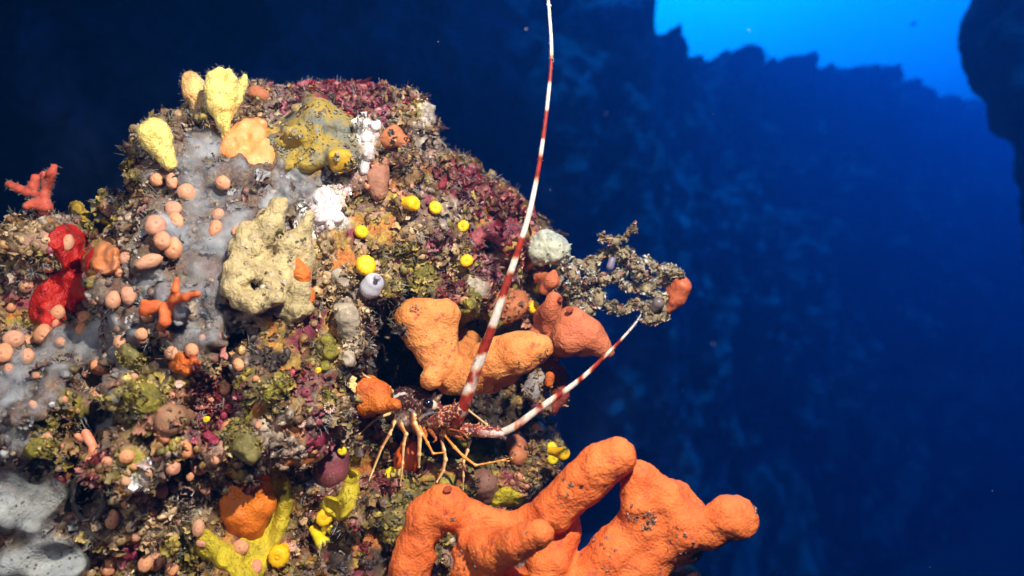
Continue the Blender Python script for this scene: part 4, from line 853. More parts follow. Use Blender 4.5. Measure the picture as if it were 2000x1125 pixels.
# ------------------------------------------------------------ yellow cup corals
m_cup = mat('cup_coral', srgb(252, 206, 20), srgb(244, 184, 12), scale=120, rough=.5, bump=.5, bscale=320, bdist=.0011, sss=.12, c3=srgb(250, 220, 60))
m_cupy = mat('cup_coral_lemon', srgb(246, 228, 40), srgb(226, 200, 30), scale=120, rough=.5, bump=.5, bscale=320, bdist=.0011, sss=.12)
m_mou = mat('cup_mouth', srgb(250, 190, 10), srgb(220, 150, 10), scale=200, rough=.5, bump=.6, bscale=500)
CUPG = 'yellow cup corals dotted over the rock'
def cup(x, y, r, dx, dy, L, label, m=None, tent=0, out=None, close=.9):
    """column leaning along (dx, dy) in the picture plane by L radii; open end towards open water"""
    m = m or m_cup; out = 1.0 if out is None else out
    d = depth(x, y)-out*r*K*1.0; R = r*K*d; head = P(x, y, d)
    ax = np.array([dx*L, -1.0, -dy*L]); ax /= np.linalg.norm(ax)
    t = np.cross(ax, [.1, .2, 1.]); t /= np.linalg.norm(t); b = np.cross(ax, t)
    LL = R*(1.6+1.2*L); ns = 22
    prof = [(.62, -LL), (.70, -LL*.6), (.84, -LL*.28), (.97, -.18*R), (1.0, .12*R), (.95, .34*R), (.80, .58*R), (.58, .68*R), (.36, .70*R), (.20, .66*R), (.02, .60*R)]
    cc_ = cr([(p[0], p[1]) for p in prof], 3); u = np.linspace(0, 2*np.pi, ns, endpoint=False)
    v = np.array([head+(q_[0]*R)*(1+.045*math.cos(uu*11)*(q_[0] > .4)+.05*math.sin(uu*2+x))*(math.cos(uu)*t+math.sin(uu)*b)+ax*q_[1] for q_ in cc_ for uu in u])
    q = np.array([(j*ns+i, j*ns+(i+1) % ns, (j+1)*ns+(i+1) % ns, (j+1)*ns+i) for j in range(len(cc_)-1) for i in range(ns)])
    n_ = vnormals(v, q); v = v+n_*(R*.10*fbm(v, .5/R, 2, 3))[:, None]
    root = empty('cup_coral', head-ax*LL); tag(root, label, 'cup coral', CUPG)
    obj('column', v, q, m, parent=root)
    # mouth
    v2, q2 = ball((0, 0, 0), 1, 12, 8); mv = np.array([head+R*(p[0]*.26*t+p[1]*.20*b+p[2]*.10*ax)+ax*R*.60 for p in v2]); obj('mouth', mv, q2, m_mou, parent=root)
    for i in range(tent):
        a = 2*np.pi*i/tent+.2*math.sin(i*3); s_ = head+R*.8*(math.cos(a)*t+math.sin(a)*b)+ax*R*.45; e_ = s_+R*(.5*(math.cos(a)*t+math.sin(a)*b)+ax*(1.0+.3*math.sin(i*2)))
        c = np.array([s_+(e_-s_)*k_ for k_ in np.linspace(0, 1, 5)]); v, q = sweep(c, np.linspace(R*.13, R*.03, 5), 6); obj('tentacle', v, np.array(q), m_tent, parent=root)
    EXCL.append((x, y, r*1.0, .9)); LAND.append(None)
    return root
m_tent = mat('tentacle', (.62,.52,.22), (.5,.45,.25), rough=.4, bump=0, sss=.2)
cup(806,398,15, .95,.1,1.6,'yellow cup coral lying on its side, tube showing, on the upper rock')
cup(851,406,13, .1,.0,.2,'round yellow cup coral just right of the one lying on its side')
cup(904,442,12.5, .1,.1,.1,'round yellow cup coral at the lower left of the crimson algae slope')
cup(706,453,13.5, .8,.0,.7,'squat yellow cup coral below the chalky crust, directly above the fattest one')
cup(714,518,20, .5,-.1,.6,'fattest yellow cup coral, touching the white sea squirt')
cup(911,509,13, .3,.5,.3,'yellow cup coral with a puckered mouth above the forked orange sponge')
cup(1050,563,11, 1,.05,1.7,'short yellow cup coral tube pointing right beside the antenna, upper of the right trio')
cup(1042,600,13, .7,.1,.6,'round yellow cup coral in the right trio, larger of the lower two')
cup(1068,598,9, .7,.2,.6,'smallest yellow cup coral of the right trio, next to the jutting orange sponge')
cup(767,926,15.5, -.1,-.1,.2,'yellow cup coral at the lobster leg tips', m_cupy)
cup(668,881,9.5, .1,.0,.1,'tiny lemon yellow polyp on the purple brown sea squirt', m_cupy, out=4.5)
cup(697,894,6, .1,.0,.1,'tiny lemon yellow polyp right of the purple brown sea squirt', m_cupy, out=1.5)
cup(634,1011,17, .2,-.2,.4,'orange-yellow cup coral beside the ragged yellow sponge flap')
cup(640,1034,14, .3,.5,.3,'dull yellow cup coral tucked under the orange-yellow one', m_cupy, out=.3)
cup(630,1060,14, .8,.6,1.2,'yellow cup coral with its pale tentacles out, bottom centre', m_cupy, tent=20, close=0)
cup(545,1086,22, -.05,.0,.15,'big round yellow cup coral at the bottom edge beside the long yellow sponge')
cup(622,723,6.5, .2,.1,.2,'tiny yellow cup coral below the olive-yellow sponge on the ridge')
cup(403,819,6.5, .0,.1,.1,'tiny yellow polyp in the crimson patch at mid left', m_cupy, out=1.5)
cup(1080,895,12, .2,.1,.4,'round lemon cup coral of the cluster at the right edge of the rock', m_cupy)
cup(1100,886,13, .85,.0,1.0,'orange-yellow cup coral of the cluster at the right edge of the rock')
cup(1078,874,11, -.1,-.7,.8,'lemon cup coral pointing up behind the cluster at the right edge', m_cupy)
# pale anemones
ANG = 'pale little anemones on the lower rock'
m_an = mat('anemone', srgb(236, 196, 180), srgb(210, 150, 134), scale=200, rough=.45, bump=.3, bscale=400)
m_an2 = mat('anemone_tentacle', srgb(240, 214, 204), srgb(220, 170, 156), scale=200, rough=.4, bump=0)
def anemone(x, y, r, label, m=m_an, n=14):
    d = depth(x, y)-1.0*r*K; R = r*K*d; h_ = P(x, y, d); root = empty('anemone', h_+np.array([0, R*2, 0])); tag(root, label, 'anemone', ANG)
    ax = np.array([.35, -1, .1]); ax /= np.linalg.norm(ax); t = np.cross(ax, [0, 0, 1.]); t /= np.linalg.norm(t); b = np.cross(ax, t)
    v, q = sweep(np.array([h_-ax*R*2.2, h_-ax*R, h_-ax*.2*R, h_, h_-ax*.1*R, h_-ax*.2*R]), np.array([.7, .72, .85, .8, .45, .02])*R, 16); obj('column', v, np.array(q), m, parent=root)
    for i in range(n):
        a = 6.283*i/n; s_ = h_+R*.7*(math.cos(a)*t+math.sin(a)*b); e_ = s_+R*(.30*(math.cos(a)*t+math.sin(a)*b)+ax*.35); v, q = sweep(np.array([s_, (s_+e_)/2, e_, e_+(e_-s_)*.1]), np.array([.14, .13, .09, .01])*R, 6); obj('tentacle', v, np.array(q), m_an2, parent=root)
    EXCL.append((x, y, r*.9, .8))
anemone(643,796,11,'whitish anemone on the dark growth left of the orange tapering sponge')
anemone(672,849,10,'pinkish anemone disc below the orange tapering sponge')
anemone(588,826,9,'pale anemone in the grey tube cluster, upper right of it')
anemone(570,1068,9,'pale pink anemone between the big round cup coral and the tentacled one')
anemone(350,750,8,'pale anemone in the dark hole below the small orange sponge')

# ------------------------------------------------------------ the peach ball polyps, dozens of them
m_pe = [mat('peach_polyp', None, vcol=True, vvar=.12, scale=2.2, rough=.6, bump=.6, bscale=5, bdist=.0012, sss=.04, dots=srgb(150, 84, 60), dotscale=7, dotr=.11, orand=.10),
        mat('peach_polyp_pink', None, vcol=True, vvar=.12, scale=2.2, rough=.6, bump=.6, bscale=5, bdist=.0012, sss=.04, dots=srgb(150, 84, 64), dotscale=7, dotr=.11, orand=.10)]
def proto(seed):
    v, q = ball((0, 0, 0), 1, 24, 16); p = v.copy(); v[:, 2] *= .86
    v *= (1+.13*vnoise(p+seed*5, 1.2, seed)+.05*vnoise(p+seed, 3.0, seed))[:, None]
    rr = np.hypot(v[:, 0]-.12, v[:, 1]+.08*seed%.2); v[:, 2] -= np.where(p[:, 2] > 0, .10*np.exp(-(rr/.14)**2), 0); v[:, 2] += np.where(p[:, 2] > 0, .05*np.exp(-((rr-.24)/.10)**2), 0)
    v[:, :2] *= np.where(p[:, 2] < -.3, .8, 1)[:, None]
    rr2 = np.hypot(v[:, 0]-.12, v[:, 1]+.05); mc = 1-.45*np.exp(-(rr2/.12)**2)*(p[:, 2] > 0)+.12*np.exp(-((rr2-.27)/.08)**2)*(p[:, 2] > 0)-.25*np.clip(-p[:, 2]-.2, 0, 1)*0
    me = newmesh('polyp', v, q, col=np.array([[(.68,.31,.16),(.62,.27,.15)][seed % 2]])*mc[:, None]); me.materials.append(m_pe[seed % 2]); return me
PM = [proto(i) for i in range(6)]
# x, y, radius, stretch, angle
POLY = [(306,351,13,1,0),(336,355,13,1.2,90),(365,375,18,.9,0),(436,357,15,1,0),(427,419,12,1,0),(421,446,17,.8,20),(338,408,16,1.2,80),(345,432,14,1.2,70),(304,440,22,1,0),(319,470,17,1.2,60),(340,485,19,1,0),(293,510,16,1.6,-20),
 (245,504,13,1,0),(233,533,8,1,0),(133,474,15,.85,0),(95,518,15,.9,0),(51,558,14,1,0),(114,610,14,1,0),(107,631,9,1,0),(87,654,20,1,0),(167,622,17,1,0),(160,642,12,1,0),(222,586,16,1,0),(251,577,16,1.15,80),(201,618,9,1.3,50),(288,616,14,1,0),
 (236,670,15,1,30),(277,652,12,1,0),(338,689,15,1,0),(375,685,14,1,0),(28,663,18,1,0),(52,668,17,1.1,20),(7,690,17,1.1,90),(53,696,15,1,0),(228,643,6,1,0),(469,453,14,1,0),(485,441,10,1,0),
 (194,716,17,1,0),(168,728,9,1,0),(192,772,18,.85,0),(124,780,8,1,0),(65,792,8,1.2,60),(139,800,4,1,0),(94,853,8,1.3,40),(209,901,10,1,0),(248,892,14,.95,0),(309,892,11,1,0),(321,847,17,.85,0),(338,912,16,.9,0),(360,876,15,1.5,80),(390,907,19,1.1,90),
 (315,955,16,.85,0),(246,940,9,1,0),(325,935,6,1,0),(220,1014,17,.8,0),(211,1108,16,1,0),(304,1096,18,1,0),(285,1101,15,1,0),(388,1032,15,.8,0),(392,1106,10,1,0),(401,953,12,1.1,60),(438,757,13,1.2,70),(466,713,11,1.2,60),(447,837,16,1,0),(336,1112,12,1.2,80),
 (470,1070,16,1,0),(500,1108,13,1.3,80),(395,1060,12,1,0),(150,700,7,1,0),(262,912,7,1,0),(285,870,6,1,0),(412,780,6,1,0),(300,1068,10,1,0),(340,560,8,1,0),(540,432,7,1,0),(548,410,7,1,0),(18,720,11,1,0),(85,1060,0,1,0),(205,812,6,1,0),(372,930,9,1,0),(240,840,6,1,0),(22,600,9,1,0),(70,735,8,1,0),(118,668,10,1,0),(140,745,9,1,0),(262,735,7,1,0),(60,838,8,1,0),(116,872,9,1,0),(215,862,8,1,0),(290,925,8,1,0),(352,840,8,1,0),(420,900,9,1,0),(245,985,8,1,0),(300,1000,7,1,0),(352,1020,8,1,0),(265,1050,9,1,0),(180,590,7,1,0),(318,650,8,1,0),(395,660,7,1,0),(415,735,8,1,0),(500,740,7,1,0),(505,830,8,1,0)]
LM = [('the scarlet sponge',120,540),('the pale apricot sponge lump',205,500),('the two fingered orange sponge',325,610),('the dark hole',312,715),('the dark burrow mouth',172,965),('the beige lumpy sponge',500,540),('the yellow club sponge',308,280),
      ('the apricot knobbly sponge',490,310),('the smooth orange mound',470,985),('the big round yellow cup coral',545,1086),('the broad tan lump',335,820),('the pink branching sponge',178,880),('the left edge of the photo',0,700),('the thick slime mass',60,990),('the bluish slime veil',160,690)]
def where_txt(x, y):
    n_, lx, ly = min(LM, key=lambda l: math.hypot(x-l[1], y-l[2])); dx, dy = x-lx, y-ly
    if n_.startswith('the left edge'): return 'at '+n_
    if abs(dx) > 2.2*abs(dy): s = 'right of ' if dx > 0 else 'left of '
    elif abs(dy) > 2.2*abs(dx): s = 'below ' if dy > 0 else 'above '
    else: s = ('lower ' if dy > 0 else 'upper ')+('right of ' if dx > 0 else 'left of ')
    return s+n_
groups_ = {}
for p in POLY:
    if p[2] <= 0: continue
    sz = 'tiny' if p[2] < 8 else 'small' if p[2] < 13 else 'medium' if p[2] < 16.5 else 'large'
    shp = 'elongated' if p[3] >= 1.18 else 'flattened' if p[3] <= .86 else 'round'
    groups_.setdefault((sz, shp, where_txt(p[0], p[1])), []).append(p)
ORD = ['nearest to it', 'second nearest to it', 'third nearest to it', 'fourth nearest to it', 'fifth nearest to it', 'sixth nearest to it', 'seventh nearest to it', 'eighth nearest to it', 'ninth nearest to it', 'tenth nearest to it']
first = None
for (sz, shp, wt), L in groups_.items():
    lm = next(l for l in LM if wt.endswith(l[0])); L.sort(key=lambda p: math.hypot(p[0]-lm[1], p[1]-lm[2]))
    for i, (x, y, r, st, ang) in enumerate(L):
        h = hit(x, y)
        if h is None: h = (P(x, y, 1.0), np.array([0, -1., 0]))
        d = h[0][1]-.55*r*K; R = r*K*d; n_ = h[1]*.5+np.array([0, -1., .1]); n_ += RNG.normal(size=3)*.22; n_ /= np.linalg.norm(n_)
        if first is None: first = bpy.data.objects.new('ball_polyp', PM[0]); o = first
        else: o = first.copy(); o.data = PM[RNG.integers(0, 6)]
        C.objects.link(o); o.location = P(x, y, d)
        z = Vector(n_); a = math.radians(ang); xa = Vector((math.cos(a), 0, -math.sin(a))); xa = (xa-z*xa.dot(z)).normalized(); ya = z.cross(xa)
        M = Matrix((xa, ya, z)).transposed(); o.rotation_euler = M.to_euler(); jt = RNG.uniform(.93, 1.08); o.scale = (R*st*jt, R/(st**.3)/jt, R*.95)
        o.name = 'ball_polyp'
        lb = f'{sz} {shp} peach ball polyp {wt}'+('' if len(L) == 1 else ', '+ORD[min(i, 9)])
        tag(o, lb, 'polyp', 'peach ball polyps on the left face of the rock'); EXCL.append((x, y, r*.8, .85))

# ------------------------------------------------------------ a far fish, drifting specks, and the water itself
def fish():
    d = 9.0; c = P(1783, 47, d); a = P(1775, 50, d)-c; a /= np.linalg.norm(a); L_ = 16*K*d
    rows = [(-.5, .02), (-.42, .10), (-.25, .19), (0, .23), (.22, .16), (.36, .06), (.42, .045)]
    cc_ = cr([( t, r) for t, r in rows], 4); v = []; up = np.array([.3, 0, .95]); sd_ = np.cross(a, up)
    for t, r in cc_:
        for u_ in range(12): v.append(c-a*L_*t*-1+(math.cos(u_*math.pi/6)*up*r+math.sin(u_*math.pi/6)*sd_*r*.5)*L_)
    q = [(j*12+i, j*12+(i+1) % 12, (j+1)*12+(i+1) % 12, (j+1)*12+i) for j in range(len(cc_)-1) for i in range(12)]
    root = empty('fish', c); tag(root, 'small dark fish silhouetted against the bright blue water', 'fish')
    m = mat('fish_skin', (.03,.05,.08), (.06,.08,.1), rough=.5, bump=0)
    obj('body', np.array(v), np.array(q), m, parent=root)
    e = c+a*L_*.40; tv = np.array([e, e+(a*.22+up*.2)*L_, e+a*.14*L_, e+(a*.22-up*.2)*L_]); tv = np.vstack([tv+sd_*.01*L_, tv-sd_*.01*L_])
    obj('tail', tv, [(0,1,2,3),(7,6,5,4),(0,4,5,1),(1,5,6,2),(2,6,7,3),(3,7,4,0)], m, parent=root, smooth=False)
    f = c-a*L_*.15+up*.18*L_; tv = np.array([f, f+(a*.3+up*.02)*L_, f+(a*.22+up*.12)*L_, f+(a*.05+up*.14)*L_]); tv = np.vstack([tv+sd_*.01*L_, tv-sd_*.01*L_])
    obj('fin', tv, [(0,1,2,3),(7,6,5,4),(0,4,5,1),(1,5,6,2),(2,6,7,3),(3,7,4,0)], m, parent=root, smooth=False)
fish()
# ---- small growth spread over the rock
fc = (rv[rq[:, 0]]+rv[rq[:, 2]])/2
fa = np.linalg.norm(np.cross(rv[rq[:, 2]]-rv[rq[:, 0]], rv[rq[:, 3]]-rv[rq[:, 1]]), axis=1)/2
fn = vnormals(rv, rq)[rq[:, 0]]
fpx = fc[:, 0]/(K*fc[:, 1])+1000; fpy = 562.5-fc[:, 2]/(K*fc[:, 1]); FREE = np.where(CMASK[rq[:, 0]], .28, 1.0)
for x_, y_, r_, w_ in EXCL: FREE *= 1-w_*0.97*np.clip((r_*0.92-np.hypot(fpx-x_, fpy-y_))/6, 0, 1)
ok = (fn[:, 1] < 0.45) & (fc[:, 1] < 1.5) & (fc[:, 0]/fc[:, 1] > -0.72) & (fc[:, 2]/fc[:, 1] > -0.42)
okI = np.where(ok)[0]; okP = fa[okI]/fa[okI].sum()
def sample(nn, weight=None):
    p = okP*FREE[okI]; p = p/p.sum()
    if weight is not None: p = p*weight[okI]; p = p/p.sum()
    f = RNG.choice(okI, nn, p=p)
    u = RNG.random((nn, 2)); a, b_, c_, d_ = (rv[rq[f, i]] for i in range(4))
    pos = a*((1-u[:, :1])*(1-u[:, 1:]))+b_*(u[:, :1]*(1-u[:, 1:]))+c_*(u[:, :1]*u[:, 1:])+d_*((1-u[:, :1])*u[:, 1:])
    return pos, fn[f]
def frames(nrm):
    nn = len(nrm); r = RNG.normal(size=(nn, 3)); t = np.cross(nrm, r); t /= np.linalg.norm(t, axis=1)[:, None]
    return t, np.cross(nrm, t), nrm
def scatter(name, m, protos, pos, nrm, size, colour, lift=0.0, tilt=0.35, stretch=(0.7, 1.3), parent=None):
    nrm = nrm+tilt*RNG.normal(size=nrm.shape)*0.6; nrm /= np.linalg.norm(nrm, axis=1)[:, None]
    T, B_, N_ = frames(nrm)
    VV = []; QQ = []; CC = []; o = 0
    which = RNG.integers(0, len(protos), len(pos))
    for k, (pv, pq, pc) in enumerate(protos):
        I = np.where(which == k)[0]
        if not len(I): continue
        s = size[I][:, None, None]; st = RNG.uniform(*stretch, (len(I), 3, 1))
        X = pv[None, :, 0:1]*st[:, 0:1]; Y = pv[None, :, 1:2]*st[:, 1:2]; Z = pv[None, :, 2:3]*st[:, 2:3]
        v = pos[I][:, None, :]+s*(X*T[I][:, None, :]+Y*B_[I][:, None, :]+(Z+lift)*N_[I][:, None, :])
        VV.append(v.reshape(-1, 3)); nv = len(pv)
        q = pq[None]+(np.arange(len(I))*nv)[:, None, None]+o
        QQ.append(q.reshape(-1, pq.shape[1])); o += nv*len(I)
        CC.append((colour[I][:, None, :]*pc[None, :, None]).reshape(-1, 3))
    return obj(name, np.concatenate(VV), np.concatenate(QQ), m, col=np.concatenate(CC), base=None if parent is not None else (-0.3, 1.0, -0.3), parent=parent)
def leaf(seed, n=6):         # crumpled, cupped frond
    g = np.linspace(-1, 1, n); X, Y = np.meshgrid(g, g, indexing='ij'); X = X.ravel(); Y = Y.ravel()
    r = np.maximum(abs(X), abs(Y)); a = np.arctan2(Y, X); rr = r*(1+0.28*np.sin(a*3+seed)+0.16*np.sin(a*7+seed*2))
    X2 = rr*np.cos(a)*0.8; Y2 = rr*np.sin(a)*0.8; p = np.stack([X2, Y2, np.full_like(X2, seed)], 1)
    Z = 0.55*r*r+0.35*vnoise(p, 1.7, seed)+0.22*vnoise(p, 4, seed+3)*r
    v = np.stack([X2, Y2, Z], 1)
    return v, quads_grid(n, n), 0.75+0.35*r+0.25*(vnoise(p, 5, 9)+.3)
def uvs(nu, nv_, f):
    u = np.linspace(0, 2*np.pi, nu, endpoint=False); w_ = np.linspace(0, 1, nv_)
    v = np.array([f(uu, ww) for ww in w_ for uu in u]); q = []
    for j in range(nv_-1):
        for i in range(nu):
            q.append((j*nu+i, j*nu+(i+1) % nu, (j+1)*nu+(i+1) % nu, (j+1)*nu+i))
    return v, np.array(q)
def knob(seed, nu=9, nv_=6):
    def f(u, w_):
        a = w_*math.pi*0.92+0.05; return (math.sin(a)*math.cos(u), math.sin(a)*math.sin(u), -math.cos(a)*0.8)
    v, q = uvs(nu, nv_, f); v = v*(1+0.35*vnoise(v+seed*3, 1.6, seed))[:, None]
    return v, q, 0.85+0.3*(v[:, 2] > 0)
def tube(seed, nu=8, r=0.35, h=2.0):
    prof = [(r*1.1, -.4), (r, h*.5), (r*1.15, h*.92), (r*1.2, h), (r*0.85, h*1.0), (r*0.6, h*0.8), (r*0.05, h*0.75)]
    bx_, by_ = 0.5*math.sin(seed*2.1), 0.5*math.cos(seed*1.3)
    def f(u, w_):
        i = round(w_*(len(prof)-1)); R, z = prof[i]; k = (z/h)**2 if z > 0 else 0
        return (R*math.cos(u)+bx_*k, R*math.sin(u)+by_*k, z)
    v, q = uvs(nu, len(prof), f)
    return v, q, np.where(v[:, 2] > h*0.9, 1.25, np.where(np.hypot(v[:, 0]-bx_, v[:, 1]-by_) < r*0.7, 0.45, 1.0))
def hairs(seed, nh=7):       # a tuft of fine threads
    rng = np.random.default_rng(seed); V_ = []; Q_ = []; 
    for i in range(nh):
        d = rng.normal(size=3)*0.5+np.array([0, 0, 1]); d /= np.linalg.norm(d); b0 = np.append(rng.normal(size=2)*0.35, 0)
        bend = rng.normal(size=3)*0.5; L = rng.uniform(.6, 1.3); sd = np.cross(d, rng.normal(size=3)); sd /= np.linalg.norm(sd); s2 = np.cross(d, sd)
        for j in range(4):
            t = j/3; c = b0+d*L*t+bend*t*t*0.5; wd = 0.045*(1-0.6*t)
            V_ += [c+sd*wd, c-sd*wd*0.5+s2*wd*.87, c-sd*wd*0.5-s2*wd*.87]
        o = i*12
        for j in range(3):
            for k in range(3): Q_.append((o+j*3+k, o+j*3+(k+1) % 3, o+j*3+3+(k+1) % 3, o+j*3+3+k))
    v = np.array(V_); return v, np.array(Q_), 0.8+0.4*np.clip(v[:, 2], 0, 1)
def shard(seed):             # a bit of broken shell
    rng = np.random.default_rng(seed); v = np.array([(-1,-.4,0),(1,-.3,.1),(.8,.5,.2),(-.7,.5,0),(-1,-.4,-.12),(1,-.3,-.02),(.8,.5,.08),(-.7,.5,-.12)])+rng.normal(size=(8, 3))*0.18
    return v, np.array([(0,1,2,3),(7,6,5,4),(0,4,5,1),(1,5,6,2),(2,6,7,3),(3,7,4,0)]), np.ones(8)
def colour_for(pos, jit=0.3, bright=1.0):
    k = kinds_at(pos); c = PALA[k, RNG.integers(0, 6, len(pos))]
    return c*RNG.uniform(1-jit, 1+jit, (len(pos), 1))*bright, k
def dens(mult):              # how thick the growth is over each kind
    kf = kinds_at(fc); return np.array([mult.get(k, 1.0) for k in KINDS])[kf]
m_grow = mat('growth', None, vcol=True, scale=300, rough=0.5, bump=0.6, bscale=900, bdist=0.001, spec=0.6, vvar=0.4)
m_grow.node_tree.nodes['Principled BSDF'].inputs['Roughness'].default_value = 0.42
m_pale = mat('pale_growth', None, vcol=True, scale=200, rough=0.6, bump=0.5, bscale=700, bdist=0.0008, vvar=0.3)

pos, nr = sample(21000, dens({'mucus': .32, 'white': .5, 'ochre': .12, 'maroon': 1.7, 'dark': .6, 'grey': .7}))
col, k_ = colour_for(pos, 0.45, 1.05)
o = scatter('leafy_algae', m_grow, [leaf(i) for i in range(8)], pos, nr, RNG.uniform(0.0022, 0.0066, len(pos))*np.where(RNG.random(len(pos)) < .12, 1.7, 1), col, lift=0.15, tilt=0.7)
tag(o, 'crumpled maroon, olive and brown algae fronds covering the rock', 'algae', kind='stuff')
pos, nr = sample(9000, dens({'mucus': .30, 'ochre': .2, 'dark': .5, 'grey': 1.6, 'beige': 1.6}))
col, k_ = colour_for(pos, 0.35, 1.15)
o = scatter('encrusting_growth', m_grow, [knob(i) for i in range(8)], pos, nr, RNG.uniform(0.0016, 0.0062, len(pos)), col, lift=0.1)
tag(o, 'small lumpy encrusting growth between the fronds on the rock', 'growth', kind='stuff')
pos, nr = sample(1500, dens({'mucus': .15, 'ochre': .1, 'grey': 2.5, 'beige': 1.5, 'dark': .4}))
col = np.array([(.42,.33,.27),(.5,.42,.36),(.30,.2,.15),(.45,.25,.2)])[RNG.integers(0, 4, len(pos))]*RNG.uniform(.6, 1.1, (len(pos), 1))
o = scatter('worm_tubes', m_pale, [tube(i) for i in range(6)], pos, nr, RNG.uniform(0.0018, 0.0036, len(pos)), col, tilt=0.8)
tag(o, 'tiny grey and brown worm tubes crowding the rock', 'worm tubes', kind='stuff')
pos, nr = sample(9000, dens({'mucus': .35, 'ochre': .15, 'dark': .5}))
up = RNG.random(len(pos)) < 0.9
col = np.array([(.35,.34,.28),(.22,.20,.14),(.30,.14,.12),(.45,.46,.44),(.16,.12,.06)])[RNG.integers(0, 5, len(pos))]*RNG.uniform(.6, 1.2, (len(pos), 1))
o = scatter('hydroid_turf', m_pale, [hairs(i) for i in range(8)], pos, nr, RNG.uniform(0.004, 0.0105, len(pos)), col, tilt=0.6)
tag(o, 'fine pale hair-like hydroid turf fringing the rock', 'hydroids', kind='stuff')
pos, nr = sample(1100, dens({'mucus': .25, 'ochre': .1, 'dark': .8}))
col = np.tile(np.array([[.8, .78, .74]]), (len(pos), 1))*RNG.uniform(.5, 1.05, (len(pos), 1))
o = scatter('shell_fragments', mat('shell', None, vcol=True, rough=0.25, bump=0.1, spec=.7), [shard(i) for i in range(6)], pos, nr, RNG.uniform(0.0007, 0.0021, len(pos)), col, lift=0.6, tilt=1.2)
tag(o, 'glinting white shell fragments caught among the growth', 'shell grit', kind='stuff')

I_ = RNG.choice(len(DEADV[0]), 1500); pos = DEADV[0][I_]; nr = DEADV[1][I_]
col = np.array([(.30,.24,.14),(.20,.16,.09),(.42,.38,.28),(.12,.09,.06),(.32,.14,.10),(.5,.5,.46)])[RNG.integers(0, 6, len(pos))]*RNG.uniform(.6, 1.1, (len(pos), 1))
o = scatter('growth', m_grow, [leaf(i) for i in range(8)]+[knob(i) for i in range(4)][:0], pos, nr, RNG.uniform(0.0018, 0.0050, len(pos)), col, lift=.1, tilt=.8, parent=dead); o['kind'] = 'stuff'

def dirt(o, spots, n, col, sizes=(.0012, .0035)):     # silt and small growth caught in the folds
    c = np.array([v_.co[:] for v_ in o.data.vertices])+np.array(o['_b']); nr = np.array([v_.normal[:] for v_ in o.data.vertices]); px = c[:, 0]/(K*c[:, 1])+1000; py = 562.5-c[:, 2]/(K*c[:, 1]); I = []
    for x, y, r, k in spots:
        w_ = np.where((np.hypot(px-x, py-y) < r) & (nr[:, 1] < .2))[0]
        if len(w_): I += list(RNG.choice(w_, int(n*k)))
    if not I: return
    cl = np.array(col)[RNG.integers(0, len(col), len(I))]*RNG.uniform(.5, 1.2, (len(I), 1))
    g_ = scatter('silt', m_grow, [knob(i) for i in range(2)]+[leaf(i) for i in range(5)], c[I], nr[I], RNG.uniform(*sizes, len(I)), cl, parent=o); g_['kind'] = 'stuff'
SILT = [(.20,.12,.08),(.34,.22,.15),(.10,.05,.03),(.40,.18,.09)]
dirt(s3, [(1270,1012,13,.5),(1262,1030,10,.2),(1478,992,9,.15),(910,1095,24,.35),(1110,960,30,.2),(1330,1045,40,.2),(1235,1000,20,.15),(880,1030,30,.15),(1020,1050,30,.1),(1180,1100,50,.2)], 80, SILT, (.0007, .0022))
dirt(s1, [(812,605,12,.4),(840,670,40,.3),(940,710,30,.2),(1060,690,16,.2),(1020,720,30,.3)], 80, SILT, (.0006, .0016))
dirt(bs, [(520,560,40,.6),(500,470,60,.5),(560,480,40,.4)], 100, [(.25,.2,.12),(.12,.10,.07),(.45,.40,.30)], (.0008, .003))

for o in list(C.objects):
    nm = o.name.split('.')[0]
    if nm in ('olive_lump', 'peach_sponge', 'grey_sponge', 'red_brown_sponge', 'purple_sponge', 'mottled_sponge') and o.type == 'MESH':
        c = np.array([v_.co[:] for v_ in o.data.vertices])+np.array(o['_b']); nr = np.array([v_.normal[:] for v_ in o.data.vertices])
        n_ = {'olive_lump': 120, 'grey_sponge': 110, 'peach_sponge': 45, 'mottled_sponge': 110}.get(nm, 70)
        edge_ = np.where(fbm(c, 50, 2, 9) > -.05)[0]; edge_ = edge_ if len(edge_) > 20 else np.arange(len(c))
        I = RNG.choice(edge_, n_); pc_ = {'olive_lump': PAL['olive'], 'grey_sponge': PAL['beige'], 'mottled_sponge': PAL['ochre']+PAL['grey']}.get(nm, PAL['brown']+PAL['peach'])
        cl = np.array(pc_)[RNG.integers(0, len(pc_), n_)]*RNG.uniform(.6, 1.2, (n_, 1))
        g_ = scatter('growth', m_grow, [leaf(i) for i in range(8)]+[knob(1)][:0], c[I], nr[I], RNG.uniform(.0012, .0042, n_), cl, parent=o, lift=.1, tilt=.6); g_['kind'] = 'stuff'

for o, n_ in zip(ANT, (90, 20)):      # fouling on the antennae
    c = np.array([v_.co[:] for v_ in o.data.vertices])+np.array(o['_b']); nr = np.array([v_.normal[:] for v_ in o.data.vertices]); I = RNG.choice(np.where(c[:, 2] > -.12)[0], n_)
    g_ = scatter('fouling', m_pale, [hairs(i) for i in range(4)]+[leaf(3)], c[I], nr[I], RNG.uniform(.0012, .0036, n_), np.full((n_, 3), .42)*RNG.uniform(.5, 1.1, (n_, 1)), parent=o); g_['kind'] = 'stuff'
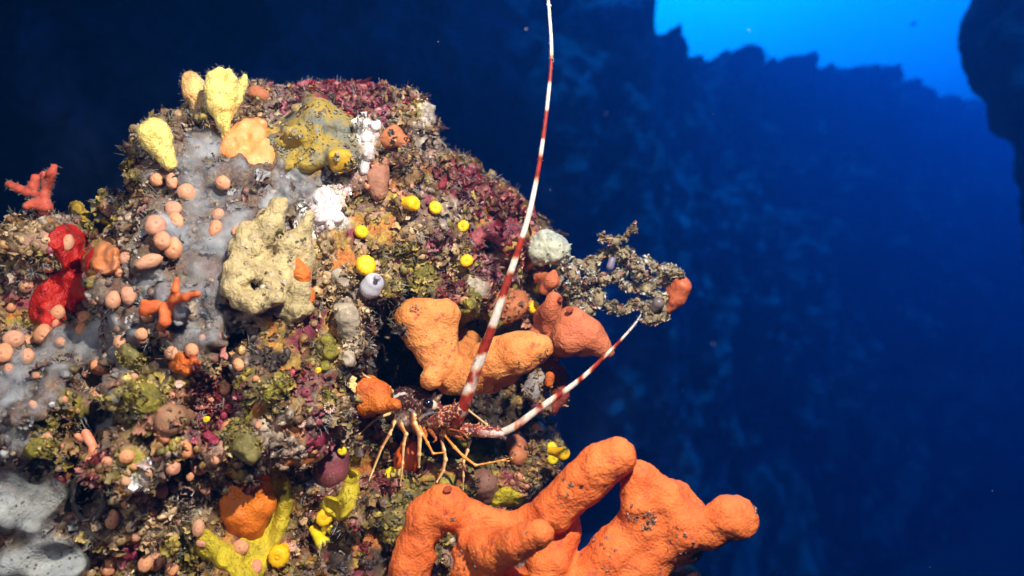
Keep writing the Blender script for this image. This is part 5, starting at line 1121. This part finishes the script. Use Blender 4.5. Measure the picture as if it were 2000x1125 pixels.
# ------------------------------------------------------------ specks drifting in the water
kv, kq, _ = knob(2, 6, 5)
nn = 150; dd_ = RNG.uniform(.5, 3.2, nn)**1.0; xs_ = RNG.uniform(-250, 2250, nn); ys_ = RNG.uniform(-150, 1275, nn)
ps = np.array([P(a, b, d) for a, b, d in zip(xs_, ys_, dd_)]); kp = np.array([depth(a, b, 9) > d+.05 for a, b, d in zip(xs_, ys_, dd_)]); ps = ps[kp]; dd_ = dd_[kp]
sz_ = RNG.uniform(.00025, .0007, len(ps))*(.6+dd_*.5)
v = (ps[:, None, :]+sz_[:, None, None]*kv[None]*RNG.uniform(.6, 1.4, (len(ps), 1, 3))).reshape(-1, 3); q = (kq[None]+np.arange(len(ps))[:, None, None]*len(kv)).reshape(-1, 4)
tag(obj('marine_snow', v, q, mat('speck', (.5,.5,.46), (.35,.36,.34), bump=0), base=(0, 1.5, 0)), 'tiny pale specks drifting in the blue water', 'particles', kind='stuff')
# ------------------------------------------------------------ the water as haze
def haze():
    lo = np.array([-32., -4., -10.6]); hi = np.array([40., 58., 9.6]); v = np.array([[(lo, hi)[a][0], (lo, hi)[b][1], (lo, hi)[c][2]] for a in (0, 1) for b in (0, 1) for c in (0, 1)])
    me = bpy.data.meshes.new('haze'); me.from_pydata(v.tolist(), [], [(0,1,3,2),(4,6,7,5),(0,4,5,1),(2,3,7,6),(0,2,6,4),(1,5,7,3)]); o = bpy.data.objects.new('haze', me); C.objects.link(o)
    m = bpy.data.materials.new('haze'); m.use_nodes = True; t = m.node_tree; t.nodes.clear(); vo = t.nodes.new('ShaderNodeVolumePrincipled'); ou = t.nodes.new('ShaderNodeOutputMaterial')
    t.links.new(vo.outputs[0], ou.inputs['Volume']); vo.inputs['Color'].default_value = (.02, .33, 1.0, 1); vo.inputs['Density'].default_value = .058; vo.inputs['Anisotropy'].default_value = .55
    me.materials.append(m); o['kind'] = 'stuff'; o['label'] = 'clear blue sea water thickening with distance'; o['category'] = 'water'
haze()
for o in bpy.data.objects:
    if '_b' in o: del o['_b']
